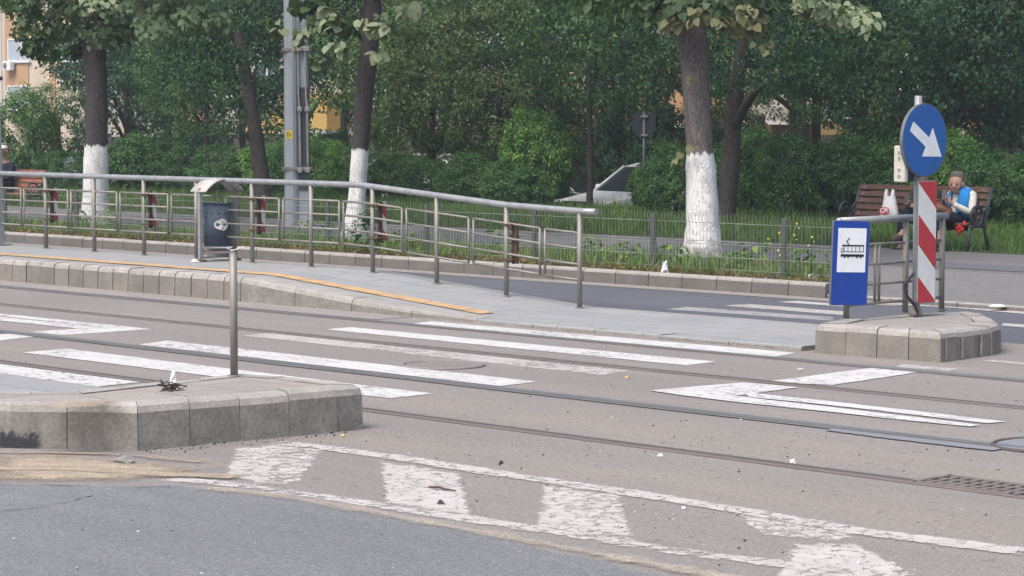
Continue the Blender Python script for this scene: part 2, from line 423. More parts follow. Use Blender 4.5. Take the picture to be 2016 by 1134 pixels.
M['leaf_bright'] = M_leaf('shrub_leaves_bright', [(.05, .10, .030), (.09, .17, .046), (.135, .235, .065), (.19, .30, .095)], .35, .45, .4)
M['grass'] = M_leaf('grass_blades', [(.055, .115, .032), (.085, .165, .045), (.12, .215, .062), (.18, .235, .10)], .3, .6, .2)
M['grassdry'] = M_leaf('dry_stalks', [(.12, .09, .05), (.17, .13, .07), (.22, .17, .10), (.09, .06, .04)], .2, .7, .2)
M['weed'] = M_leaf('weed_leaves', [(.05, .11, .03), (.08, .16, .04), (.14, .23, .06), (.24, .32, .08)], .35, .5, .3)
M['flower'] = M_flat('yellow_petals', (.75, .60, .06), .6)
M['litterwhite'] = M_simple('white_plastic', (.75, .75, .74), (.62, .63, .63), 20, .4, 0, .2)
M['litterdark'] = M_flat('dark_scrap', (.03, .032, .036), .6)
M['stone'] = M_simple('grey_stone', (.26, .26, .25), (.19, .19, .185), 12, .9, 0, .5)
M['skin'] = M_simple('skin', (.40, .235, .175), (.33, .185, .14), 10, .55, 0, .05, .35)
# ================================================================== SETTING
S0, S1 = -125.0, 26.0
def strip(n0, n1, z0, z1=None, s0=S0, s1=S1, step=None, mb=None, mi=0):
    mb = mb or MB(); z1 = z0 if z1 is None else z1
    mb.add([(s0, n0, z0), (s1, n0, z0), (s1, n1, z1), (s0, n1, z1)], [(0, 1, 2, 3)], mi)
    return mb
def rough_edge(pts, amp, step, seed):
    """subdivide a polyline and jitter it sideways"""
    rg = random.Random(seed); out = []
    for a, b in zip(pts[:-1], pts[1:]):
        L = math.hypot(b[0] - a[0], b[1] - a[1]); k = max(1, int(L / step))
        for i in range(k):
            t = i / k; out.append((a[0] + (b[0] - a[0]) * t + rg.uniform(-amp, amp), a[1] + (b[1] - a[1]) * t + rg.uniform(-amp, amp)))
    out.append(pts[-1]); return out

struct('ground', MB().sheet([(-300, -300), (300, -300), (300, 300), (-300, 300)], -.62), M['soil'])
struct('tram_roadway', strip(5.5, 16.9, 0.0), M['track'])
_e = [P(x, y) for x, y in ((0, 955), (300, 958), (440, 965), (700, 1003), (1000, 1064), (1280, 1134))]
_edge = [(S0, _e[0][1] - .2), (-30, _e[0][1])] + _e + [(0, 7.25), (S1, 7.2)]
struct('near_road', MB().sheet([(S1, -14), ] + [(p[0], p[1]) for p in reversed(rough_edge(_edge, .03, .12, 3))] + [(S0, -14)], .004), M['near'])
struct('far_lane', strip(16.9, 19.66, 0.0), M['far'])
struct('gutter', strip(14.66, 15.12, .004, s1=-16.9, mb=strip(19.34, 19.66, .004, s1=-14.6)), M['gutter'])

_d = ray(1636, 540); _t = 19.75 / (_d.x * NV.x + _d.y * NV.y); SPL = sn(_d * _t)[0]           # where the verge ends and the plaza begins
def _sx(px, n):
    d = ray(px, 500); t = n / (d.x * NV.x + d.y * NV.y); return sn(d * t)[0]
SPB = _sx(1652, 22.5)
def verge_end(n): return SPL + (SPB - SPL) * (n - 19.75) / 2.75
vg = MB(); vg.add([(S0, 19.8, .135), (verge_end(19.8), 19.8, .135), (verge_end(22.5), 22.5, .145), (S0, 22.5, .145)], [(0, 1, 2, 3)])
vg.add([(verge_end(19.8), 19.8, .135), (verge_end(19.8) + .3, 19.8, .0), (verge_end(22.5) + .1, 22.5, .1), (verge_end(22.5), 22.5, .145)], [(0, 1, 2, 3)])
struct('verge', vg, M['soil'])
struct('path', strip(22.5, 25.75, .13), M['path'])
pz = MB(); pz.add([(SPB - .5, 19.8, .035), (S1, 19.8, .035), (S1, 22.5, .13), (SPB - .5, 22.5, .13)], [(0, 1, 2, 3)])
struct('plaza', pz, M['plaza'])
b0, b1 = P(1850, 517, .13)[1], P(1850, 529, .12)[1]
struct('path_patch', strip(b0 - .1, b1 + .2, .134) if b0 < b1 else strip(b1, b0, .136), M['bandp'])
pk = MB()
pk.add([(S0, 25.75, .13), (S1, 25.75, .13), (S1, 33.4, .10), (S0, 33.4, .10), (S1, 35.2, -.5), (S0, 35.2, -.5)], [(0, 1, 2, 3), (3, 2, 4, 5)])
struct('park_lawn', pk, M['grassbase'])
struct('parking_ground', strip(35.2, 90, -.5), M['bandp'])

# ------------------------------------------------------------------ kerbs
def lofted_blocks(mb, segs, ztop, ch, gap=.007, thick=.16, jit=.004, seed=1, zfun=None, mis=(0, 1)):
    """segs: list of (outer0, outer1, inner0, inner1, [block lengths] or length). Outer face is visible."""
    rg = random.Random(seed)
    for o0, o1, i0, i1, L in segs:
        o0, o1, i0, i1 = [Vector((p[0], p[1])) for p in (o0, o1, i0, i1)]
        tot = (o1 - o0).length
        if isinstance(L, (int, float)):
            k = max(1, round(tot / L)); cuts = [j / k for j in range(k + 1)]
        else: cuts = L
        for t0, t1 in zip(cuts[:-1], cuts[1:]):
            g = gap / 2 / tot; a, b = t0 + g, t1 - g
            dz = rg.uniform(-jit, jit); dn = rg.uniform(-jit, jit)
            rows = []
            for t in (a, b):
                o = o0.lerp(o1, t); i = i0.lerp(i1, t); d = (i - o); dl = d.length; d = d / dl
                z = (zfun(o.x) if zfun else ztop) + dz
                c = min(ch, max(.004, z * .5)); o = o + d * dn
                rows.append([(o.x, o.y, -.03), (o.x + d.x * .006, o.y + d.y * .006, z - c), (o.x + d.x * c * .35, o.y + d.y * c * .35, z - c * .35), (o.x + d.x * c, o.y + d.y * c, z), (i.x, i.y, z), (i.x, i.y, -.03)])
            n = 6; vs = rows[0] + rows[1]
            b_ = len(mb.v); mb.v += vs
            for q in range(n):
                q2 = (q + 1) % n
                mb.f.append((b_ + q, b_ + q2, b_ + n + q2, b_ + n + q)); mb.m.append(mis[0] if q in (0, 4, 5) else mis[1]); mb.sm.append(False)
            mb.f.append(tuple(b_ + q for q in range(n))[::-1]); mb.m.append(mis[0]); mb.sm.append(False)
            mb.f.append(tuple(b_ + n + q for q in range(n))); mb.m.append(mis[0]); mb.sm.append(False)

def zt(s):      # height of the tram platform along s (ramp down to the crossing)
    a, b = -19.45, -16.35
    t = min(1, max(0, (s - a) / (b - a)))
    return .25 + (.035 - .25) * t
KN = 15.10
kb = MB()
segs = [((-60, KN), (-19.45, KN), (-60, KN + .22), (-19.45, KN + .22), .275)]
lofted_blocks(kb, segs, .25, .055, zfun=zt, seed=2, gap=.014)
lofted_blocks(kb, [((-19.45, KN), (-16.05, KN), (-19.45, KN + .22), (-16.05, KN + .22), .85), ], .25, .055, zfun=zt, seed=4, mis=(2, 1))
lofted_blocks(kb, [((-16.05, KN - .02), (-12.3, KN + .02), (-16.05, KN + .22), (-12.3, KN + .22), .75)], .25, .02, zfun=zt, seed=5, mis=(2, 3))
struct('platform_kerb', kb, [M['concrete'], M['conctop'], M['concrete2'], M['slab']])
fk = MB()
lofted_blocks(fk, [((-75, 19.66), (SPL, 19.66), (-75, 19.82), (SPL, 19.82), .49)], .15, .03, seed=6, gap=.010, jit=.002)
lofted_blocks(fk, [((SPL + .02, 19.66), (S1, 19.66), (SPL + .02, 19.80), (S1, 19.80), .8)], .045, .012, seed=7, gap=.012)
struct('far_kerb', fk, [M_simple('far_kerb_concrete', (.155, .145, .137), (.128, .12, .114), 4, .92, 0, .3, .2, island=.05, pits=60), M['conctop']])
# platform surface with ramp
pl = MB(); ss = [-60, -30, -19.45] + [-19.45 + 3.1 * i / 8 for i in range(1, 9)] + [-12.28]
for a, b in zip(ss[:-1], ss[1:]):
    pl.add([(a, KN + .225, zt(a) - .003), (b, KN + .225, zt(b) - .003), (b, 16.86, zt(b) - .003), (a, 16.86, zt(a) - .003)], [(0, 1, 2, 3)])
    pl.add([(a, 16.86, zt(a) - .003), (b, 16.86, zt(b) - .003), (b, 16.98, zt(b) - .012), (a, 16.98, zt(a) - .012)], [(0, 1, 2, 3)], 1)
    pl.add([(a, 16.98, zt(a) - .012), (b, 16.98, zt(b) - .012), (b, 16.98, 0), (a, 16.98, 0)], [(0, 1, 2, 3)], 1)
struct('platform', pl, [M['slab'], M['conctop']])
# yellow tactile strip: rows of small ribbed tiles
tp = MB(); sE = P(927, 613, .07)[0]
n_in = P(0, 506, .25)[1]; n_out = P(0, 500, .25)[1]
tn0, tn1 = KN + .37, KN + .55
s = -58.0; rg = random.Random(5)
while s < sE:
    L = .30
    for k in range(2):
        w = (tn1 - tn0) / 2; y0 = tn0 + k * w + .003; y1 = y0 + w - .006
        dz = rg.uniform(0, .003); a, b = s + .002, min(s + L - .003, sE)
        tp.add([(a, y0, zt(a) + .003 + dz), (b, y0, zt(b) + .003 + dz), (b, y1, zt(b) + .003 + dz), (a, y1, zt(a) + .003 + dz)], [(0, 1, 2, 3)])
        for q in range(3):
            yy = y0 + (q + .5) * (y1 - y0) / 3
            tp.add([(a + .01, yy - .012, zt(a) + .004 + dz), (b - .01, yy - .012, zt(b) + .004 + dz), (b - .01, yy, zt(b) + .010 + dz), (a + .01, yy, zt(a) + .010 + dz), (b - .01, yy + .012, zt(b) + .004 + dz), (a + .01, yy + .012, zt(a) + .004 + dz)], [(0, 1, 2, 3), (3, 2, 4, 5)])
    s += L
struct('tactile_paving', tp, M['tactile'])
# paved refuge at the near side of the crossing
rf = MB(); rf.sheet(rough_edge([(-45, 8.0), (-12.0, 8.0), (-12.0, 9.62), (-45, 9.62)], .006, .5, 8), .012)
struct('refuge_paving', rf, M['slab'])

def offset_poly(poly, d):
    n = len(poly); out = []
    A = sum(poly[i][0] * poly[(i + 1) % n][1] - poly[(i + 1) % n][0] * poly[i][1] for i in range(n))
    sg = 1 if A > 0 else -1
    for i in range(n):
        p0, p1, p2 = Vector(poly[i - 1]), Vector(poly[i]), Vector(poly[(i + 1) % n])
        e1 = (p1 - p0).normalized(); e2 = (p2 - p1).normalized()
        n1 = Vector((-e1.y, e1.x)) * sg; n2 = Vector((-e2.y, e2.x)) * sg
        b = (n1 + n2); b = b / max(.35, b.length_squared / 2) if b.length > 1e-5 else n1
        out.append(tuple(p1 + b * (d / 1.0)) if True else None)
    return out
def island(name, poly, z, L, ch, thick, label, seed, mats, topmat, gap=.004):
    th = thing(name, label, 'kerb island', 0, 0, 0)
    inn = offset_poly(poly, thick); mb = MB(); n = len(poly)
    segs = [(poly[i], poly[(i + 1) % n], inn[i], inn[(i + 1) % n], L) for i in range(n)]
    lofted_blocks(mb, segs, z, ch, seed=seed, jit=.006, gap=gap)
    core = MB().prism(offset_poly(poly, .02), -.02, z - .09)
    mb.build('kerb_stone', mats, th); core.build('core', M['soil'], th)
    top = MB().prism(offset_poly(poly, thick + .004), 0.0, z - .006)
    top.build('paving', topmat, th)
    return th
ptop = slab_mat('island_paving', (1.02, .93, .86))
zi = .23
pts = [P(1603, 695), P(1853, 714), P(1952, 700), P(1970, 693), P(1960, 626, zi), P(1936, 616, zi), P(1903, 611, zi), P(1800, 616, zi), P(1660, 627, zi)]
ISL = island('end_island', pts, zi, .27, .05, .2, 'grey concrete kerb island carrying the tram sign and arrow sign', 11, [M['concrete'], M['conctop']], ptop, gap=.007)
zn = .265
pts2 = [P(716, 845), P(664, 851), P(272, 888), P(132, 884), P(-90, 880), (-13.1, 7.55), (-12.35, 7.75), (-12.0, 8.1), (-12.12, 9.36), (-11.75, 9.5)]
NIS = island('near_island', pts2, zn, .30, .055, .15, 'weathered concrete kerb island in the left foreground with sand on top', 12, [M['concrete2'], M['conctop']], ptop)
# tar smear on the corner of the near island
tm = MB(); rgt = random.Random(4)
d0, d1 = P(-30, 881), P(100, 884)
dv = Vector((d1[0] - d0[0], d1[1] - d0[1])); nv = Vector((dv.y, -dv.x)).normalized()
if nv.dot(Vector((-d0[0], -d0[1]))) < 0: nv = -nv
q0 = Vector(d0) + nv * .012; q1 = Vector(d1) + nv * .012
tm.add([(q0.x, q0.y, .012), (q1.x, q1.y, .012), (q1.x, q1.y, .19), (q0.x, q0.y, .19)], [(0, 1, 2, 3)])
tt = NT('tar_splash'); tv = tt.coord((1, 1, .7)); tc_ = tt.n('TexCoord'); sp_x = tt.n('SeparateXYZ'); tt.l(tc_.outputs['Generated'], sp_x.inputs[0])
edge = tt.math('MULTIPLY', tt.math('MULTIPLY', sp_x.outputs[0], tt.math('SUBTRACT', 1.0, sp_x.outputs[0])), 4.0)
tf = tt.math('ADD', tt.noise(tv, 16, 8, .72), tt.math('MULTIPLY', tt.math('SUBTRACT', tt.math('MULTIPLY', edge, tt.math('SUBTRACT', 1.15, sp_x.outputs[2])), .6), .45))
tt.bsdf((.028, .031, .038), .55, 0, None, spec=.4, alpha=tt.ramp(tf, [(.50, 0.0), (.60, 1.0)]))
M['cable2'] = tt.m
tm.build('tar_smear', M['cable2'], NIS)

# cement smeared over some joints
def smear(th, pa, pb, fr_list, z1, seed):
    rg = random.Random(seed); a, b = Vector(pa), Vector(pb); d = (b - a); u = d.normalized(); nn = Vector((u.y, -u.x))
    if nn.dot(-a) < 0: nn = -nn
    for f_ in fr_list:
        c = a + d * f_; mb = MB(); k = 9; L = []; R2 = []
        for q in range(k):
            z = .01 + (z1 - .01) * q / (k - 1); w_ = rg.uniform(.008, .03)
            o_ = nn * (.006 + .002 * rg.random()); L.append((c.x - u.x * w_ + o_.x, c.y - u.y * w_ + o_.y, z)); R2.append((c.x + u.x * w_ * rg.uniform(.4, 1) + o_.x, c.y + u.y * w_ * .7 + o_.y, z))
        for q in range(k - 1): mb.add([L[q], R2[q], R2[q + 1], L[q + 1]], [(0, 1, 2, 3)])
        mb.build('mortar_smear', M['conctop'], th)
smear(ISL, pts[1], pts[2], (.08, .40, .78), .17, 3)
# ------------------------------------------------------------------ rails
RN = {'A': 14.575, 'B': 13.155, 'C': 11.585, 'D': 10.135}
def fitn(ptsx): return sum(P(x, y)[1] for x, y in ptsx) / len(ptsx)
RN['A'] = fitn([(1000, 657.6), (1420, 695.6), (2016, 749.5)])
RN['B'] = fitn([(0, 601), (500, 652.6), (1000, 704), (1420, 743), (2016, 805.5)])
RN['C'] = fitn([(0, 648.5), (500, 710), (1000, 769.5), (1420, 815.5), (2016, 885.5)])
RN['D'] = fitn([(0, 713.7), (1000, 847), (1766, 949.5), (2016, 981)])
lab = {'A': 'bluish dark tram rail farthest away beside the platform kerb', 'B': 'brown tram rail, second one out from the platform kerb',
       'C': 'tram rail with a blue grey tar seam along its near edge', 'D': 'brown tram rail closest to the flaking chevron markings'}
for k, n in RN.items():
    rb = MB()
    rb.box(((S0 + S1) / 2, n + .005, .004), (S1 - S0, .05, .012), ch=.004)
    g = MB(); sd = -1 if k in 'AC' else 1
    g.box(((S0 + S1) / 2, n + .047 * (1 if k in 'BD' else -1), .002), (S1 - S0, .036, .008))
    lp = MB(); lp.box(((S0 + S1) / 2, n + .077 * (1 if k in 'BD' else -1), .004), (S1 - S0, .02, .011))
    t = thing('tram_rail', lab[k], 'rail', 0, 0, 0, group='tram rails set in the roadway')
    rb.build('rail_head', M['steel_rail'] if k in 'BD' else M_simple('worn_rail_steel', (.20, .205, .21), (.16, .162, .167), 4, .4, .5, .1, .5, (.3, 3, 1)), t)
    g.build('groove', M['groove'], t); lp.build('guard_lip', M['steel_rail'], t)
tr = MB()
def seam(n0, w0, sa, sb, amp, seed):
    rg = random.Random(seed); q = 60
    top = []; bot = []
    for i in range(q + 1):
        s = sa + (sb - sa) * i / q
        top.append((s, n0 + rg.uniform(-.006, .006))); bot.append((s, n0 - w0 * (1 + amp * math.sin(s * 2.1) * .5) - rg.uniform(0, .02)))
    tr.sheet(top + bot[::-1], .0075)
_a, _b = P(1650, 845)[0], P(1985, 884)[0]
seam(RN['C'] - .075, .022, -40, _a, .3, 1); seam(RN['C'] - .075, .11, _a, _b, .5, 2); seam(RN['C'] - .075, .03, _b, 5, .3, 3)
tr.sheet(rough_edge([P(2005, 858), P(2040, 862), P(2040, 872), P(1992, 868)], .01, .1, 4), .0075)
_sm = [P(x, y) for x, y in ((-20, 1010), (60, 1003), (130, 990), (190, 975), (300, 958), (420, 952))]
_w = [.016, .018, .014, .02, .012, .006]
_r = random.Random(3); _pp = []
for a, b, wa, wb in zip(_sm[:-1], _sm[1:], _w[:-1], _w[1:]):
    for k in range(10):
        t = k / 10; _pp.append((a[0] + (b[0] - a[0]) * t + _r.uniform(-.008, .008), a[1] + (b[1] - a[1]) * t + _r.uniform(-.008, .008), (wa + (wb - wa) * t) * _r.uniform(.4, 1.0)))
for a, b in zip(_pp[:-1], _pp[1:]): tr.add([(a[0], a[1] - a[2], .0085), (b[0], b[1] - b[2], .0085), (b[0], b[1] + b[2], .0085), (a[0], a[1] + a[2], .0085)], [(0, 1, 2, 3)])
struct('tar_seam', tr, M['tar'])

# ------------------------------------------------------------------ painted markings
def px_poly(pts, z=0.0): return [P(x, y, z) for x, y in pts]
def paint(name, polys, mat, z=.0022, amp=.006, seed=1):
    mb = MB()
    for i, pl_ in enumerate(polys):
        q = px_poly(pl_); q.append(q[0]); mb.sheet(rough_edge(q, amp, .12, seed + i)[:-1], z + .0007 * i)
    return struct(name, mb, mat)
paint('zebra_marking', [
    [(806, 638), (850, 633), (1566, 695), (1520, 703.5)],
    [(641, 649), (690, 644.5), (1410, 712.5), (1352, 720)],
    [(274, 679), (330, 671.5), (1057, 752), (985, 761)],
    [(45, 695), (132, 687.5), (851, 776), (768, 785.5)],
    [(-150, 721), (-60, 711), (0, 718), (275, 753.5), (188, 763), (0, 739.5)]], M['white'], seed=1)
paint('zebra_marking', [[(478, 661), (530, 656), (1240, 730.5), (1185, 739)]], M['white_worn'], seed=9)
paint('stop_marking', [
    [(215, 643), (235, 641.5), (297, 648.5), (125, 660), (57, 653.5), (153, 647.6)],
    [(75, 662.5), (0, 671), (-80, 679), (-80, 669), (0, 659), (30, 656)],
    [(-60, 611.5), (0, 617.8), (200, 638.3), (235, 641.8), (215, 645), (200, 644), (0, 623), (-60, 617)],
    [(-60, 618.7), (0, 624.6), (190, 643.6), (200, 646), (153, 647.6), (0, 631.9), (-60, 626)],
    [(1718, 725), (1814, 733), (1640, 759), (1504, 753)],
    [(1465, 754.6), (1574, 764), (1439, 781.6), (1326, 775), (1278, 770.7), (1326, 765.5)],
    [(1462, 773.5), (1620, 790), (1766, 806.7), (1980, 832), (1942, 834.8), (1766, 814.3), (1620, 797.6), (1475, 783)],
    [(1278, 770.5), (1330, 772), (1455, 782), (1620, 801.6), (1766, 819.2), (1930, 838.6), (1909, 841.6), (1766, 827.6), (1620, 811), (1420, 790), (1340, 779.5)]], M['white'], seed=20)
paint('stop_marking', [[(1763, 723), (1779, 717.5), (1888, 727), (1868, 731.5)], [(1930, 711), (1955, 709), (2030, 716), (2030, 720)]], M['white_worn'], seed=40)
def ribbon(vs, fs, cov, line, width, hot=1.0, seed=1, rim=.035):
    rg = random.Random(seed); pts = [Vector(p) for p in line]; fine = []
    for a, b in zip(pts[:-1], pts[1:]):
        k = max(1, int((b - a).length / .10))
        for q in range(k): fine.append(a.lerp(b, q / k))
    fine.append(pts[-1]); base = len(vs)
    for q, p in enumerate(fine):
        t = (fine[min(q + 1, len(fine) - 1)] - fine[max(q - 1, 0)]).normalized(); nn = Vector((-t.y, t.x)); w_ = width * rg.uniform(.9, 1.1) / 2
        e = 0.0 if q in (0, len(fine) - 1) else 1.0
        for off, c in ((-w_, 0), (-w_ + rim, 1), (w_ - rim, 1), (w_, 0)): vs.append((p.x + nn.x * off, p.y + nn.y * off)); cov.append(c * hot * e)
    for q in range(len(fine) - 1):
        for k in range(3): a = base + q * 4 + k; fs.append((a, a + 1, a + 5, a + 4))
def patch(vs, fs, cov, poly, rim=.05, hot=1.0):
    c = Vector((sum(p[0] for p in poly) / len(poly), sum(p[1] for p in poly) / len(poly))); n = len(poly); b = len(vs)
    inner = [tuple(c + (Vector(p) - c) * (1 - rim * 2.6)) for p in poly]
    for p in poly: vs.append(tuple(p)); cov.append(0.0)
    for p in inner: vs.append(tuple(p)); cov.append(hot)
    for k in range(n): fs.append((b + k, b + (k + 1) % n, b + n + (k + 1) % n, b + n + k))
    fs.append(tuple(b + n + k for k in range(n)))
def cover_mesh(name, layers, mat, kind):
    V = []; FS = []; C = []
    for vs, fs, cov, z in layers:
        b = len(V); V += [(p[0], p[1], z) for p in vs]; FS += [tuple(b + k for k in f) for f in fs]; C += cov
    me = bpy.data.meshes.new(name); me.from_pydata(V, [], FS); me.materials.append(mat)
    a = me.attributes.new('cover', 'FLOAT', 'POINT'); a.data.foreach_set('value', C)
    o = link(name, me); o.rotation_euler = (0, 0, TH); o['kind'] = kind; return o
L1, L2, L3 = ([], [], []), ([], [], []), ([], [], [])
ribbon(*L1, px_poly([(545, 873), (640, 882), (820, 908), (1000, 936.5), (1230, 970), (1450, 1005), (1690, 1047), (2040, 1091)]), .185, seed=2)
ribbon(*L2, px_poly([(320, 943), (430, 951.5), (655, 982), (895, 1018), (1095, 1048), (1295, 1081), (1560, 1114), (1760, 1148)]), .16, seed=3, hot=.86)
for bar_, h_ in (([(462, 880), (556, 870), (640, 884), (600, 950), (520, 962), (440, 940)], .80), ([(748, 906), (910, 931), (930, 1020), (752, 992)], 1.0), ([(1068, 952), (1222, 972), (1262, 1072), (1050, 1046)], .9), ([(1440, 1008), (1650, 1042), (1690, 1060), (1640, 1066), (1500, 1056)], .85), ([(1560, 1068), (1690, 1070), (1840, 1155), (1520, 1145), (1540, 1108)], .95)):
    q_ = px_poly(bar_); q_.append(q_[0]); patch(*L3, rough_edge(q_, .012, .09, 7)[:-1], hot=h_, rim=.06)
cover_mesh('chevron_marking', [L3 + (.0022,), L2 + (.0034,), L1 + (.0046,)], M['white_flaked'], 'structure')
paint('lane_marking', [
    [(1425, 602), (1470, 598.5), (1665, 614), (1665, 621)], [(1530, 595), (1570, 592.5), (1665, 600), (1665, 604)],
    [(1619, 590), (1640, 590), (1640, 592.5)],
    [(1740, 599), (1790, 598), (1870, 601), (2030, 613.5), (2030, 620), (1880, 607)], [(1975, 637), (2030, 641), (2030, 647), (1973, 642)]], M['white_worn'], seed=70)
paint('lane_marking', [[(1312, 609), (1352, 604.5), (1460, 612), (1640, 625), (1640, 632)]], M['white_grey'], seed=80)

# ------------------------------------------------------------------ sand
def cover_patch(name, outline, z, mat, rings=9, thick=0.0, seed=1, hot=.85):
    """a patch whose 'cover' attribute falls from the middle to the rim"""
    c = (sum(p[0] for p in outline) / len(outline), sum(p[1] for p in outline) / len(outline))
    o = outline + [outline[0]]; o = rough_edge(o, .01, .12, seed)[:-1]; n = len(o); vs = []; cov = []
    rg = random.Random(seed)
    for r in range(rings):
        t = 1 - r / (rings - .5)
        for p in o:
            vs.append((c[0] + (p[0] - c[0]) * t, c[1] + (p[1] - c[1]) * t, z + (thick * math.sin(max(0, (1 - t) - .15) * 1.5) * rg.uniform(.6, 1.2) if thick else 0)))
            cov.append(hot * min(1, (r + .0) / (rings * .62)))
    fs = []
    for r in range(rings - 1):
        for k in range(n): fs.append((r * n + k, r * n + (k + 1) % n, (r + 1) * n + (k + 1) % n, (r + 1) * n + k))
    fs.append(tuple((rings - 1) * n + k for k in range(n)))
    me = bpy.data.meshes.new(name); me.from_pydata(vs, [], fs); me.materials.append(mat)
    a = me.attributes.new('cover', 'FLOAT', 'POINT'); a.data.foreach_set('value', cov)
    me.polygons.foreach_set('use_smooth', [True] * len(fs))
    ob = link(name, me); ob.rotation_euler = (0, 0, TH); ob['kind'] = 'stuff'
    return ob
cover_patch('spilled_sand', px_poly([(-160, 876), (60, 880), (150, 884), (300, 896), (520, 925), (500, 948), (360, 954), (290, 966), (150, 964), (0, 964), (-190, 964)]), .0062, M['sand'], thick=0, seed=3, hot=.86)
cover_patch('sand_dust', px_poly([(150, 888), (420, 880), (560, 905), (520, 950), (300, 955)]), .006, M['sandthin'], seed=4, hot=.6)
A1 = ([], [], [])
ribbon(*A1, px_poly([(380, 960), (560, 980), (760, 1016), (1050, 1070), (1300, 1116), (1520, 1158), (1640, 1180)]), .36, hot=.74, seed=5, rim=.16)
A2 = ([], [], [])
ribbon(*A2, px_poly([(-120, 925), (150, 925), (330, 936), (500, 942)]), .30, hot=.80, seed=6, rim=.10)
A3 = ([], [], [])
ribbon(*A3, px_poly([(-120, 893), (100, 893), (250, 897), (420, 915)]), .22, hot=.68, seed=7, rim=.09)
cover_mesh('sand_dust', [A1 + (.0085,)], M['sandthin'], 'stuff')
cover_mesh('sand_streaks', [A2 + (.0085,), A3 + (.0076,)], M['sand'], 'stuff')
cover_patch('spilled_sand', [p for p in [P(0, 808, zn), P(110, 812, zn), P(250, 806, zn), P(340, 796, zn), P(300, 782, zn), P(140, 782, zn), P(40, 792, zn), P(-40, 800, zn)]], zn + .002, M['sand'], thick=.004, seed=6, hot=.7)
# ================================================================== RAILING ON THE PLATFORM
RNN = 16.66
post_px = [(91, 488), (186, 494.5), (284, 500), (387.5, 508.5), (497, 517), (613, 525), (734, 535), (860, 557), (997, 580), (1141, 604)]
ps = [PN(x, y, RNN)[0] for x, y in post_px]
step0 = (ps[6] - ps[0]) / 6
while ps[0] > -36: ps.insert(0, ps[0] - step0)
HR = .89
rail = thing('railing', 'long galvanised pipe railing along the tram platform', 'railing', ps[-1], RNN, 0)
o0 = ps[-1]
def topz(s): return zt(s) + HR + (.03 if s > -17 else 0)
tb = MB()
tpts = [(s - o0, 0, topz(s)) for s in ps] + [(ps[-1] + .22 - o0, 0, topz(ps[-1] + .22))]
bend = -19.45 + .05
tpts = [(ps[0] - 8 - o0, 0, topz(ps[0]))] + [p for p in tpts]
tpts.append((bend - o0, 0, topz(bend))); tpts.sort()
tb.tube(tpts, .031, 12)
for s in (bend, (ps[1] + ps[2]) / 2, ps[4] + .2):
    tb.tube([(s - .012 - o0, 0, topz(s)), (s + .012 - o0, 0, topz(s))], .0335, 12)
tb.build('top_rail', M['galv'], rail)
for s in ps:
    MB().tube([(s - o0, 0, zt(s) - .02), (s - o0, 0, topz(s))], .0245, 12).tube([(s - o0, 0, zt(s) - .004), (s - o0, 0, zt(s) + .006)], .045, 12).build('post', M['galvdirty'], rail)
fr = (.80, .635, .465, .30)
for a, b in zip(ps[:-1], ps[1:]):
    # an infill frame spans from the middle of one bay to the middle of the next, through the post
    pass
mids = [(a + b) / 2 for a, b in zip(ps[:-1], ps[1:])]
mids = [ps[0] - .5] + mids
def slope_z(s, f): return zt(s) + HR * f * (1.0)
for i, p in enumerate(ps):
    a = mids[i] + .035; b = (mids[i + 1] - .035) if i + 1 < len(mids) else p
    mb = MB()
    for f in fr:
        pts = [(a - o0, 0, slope_z(a, f)), (p - o0, 0, slope_z(p, f)), (b - o0, 0, slope_z(b, f))] if b > p else [(a - o0, 0, slope_z(a, f)), (p - o0, 0, slope_z(p, f))]
        mb.tube(pts, .0115, 8)
    for s in ((a, b) if b > p else (a,)):
        mb.tube([(s - o0, 0, slope_z(s, fr[0])), (s - o0, 0, slope_z(s, fr[-1]))], .0115, 8)
    mb.build('infill_frame', M['galvdirty'], rail)
# tall pole at the left edge
sp_, np_ = P(5, 483, .25)
tp_ = thing('shelter_pole', 'tall grey square pole at the left end of the platform railing', 'pole', sp_ - .045, np_, .25)
tp_.rotation_euler = Matrix.Rotation(TH, 3, 'Z').to_euler()
tp_.rotation_euler = (Matrix.Rotation(-.02, 3, 'Y') @ Matrix.Rotation(TH, 3, 'Z')).to_euler()
MB().box((0, 0, 1.02), (.085, .085, 2.04), ch=.006).build('shaft', M['galv'], tp_)
MB().box((0, 0, .008), (.2, .2, .016), ch=.004).build('base_plate', M['galvdirty'], tp_)
MB().box((.01, 0, 2.06), (.14, .14, .05), ch=.01).tube([(-.02, 0, 2.09), (-.02, 0, 2.2), (.05, 0, 2.24)], .018, 8).build('cap', M['iron'], tp_)

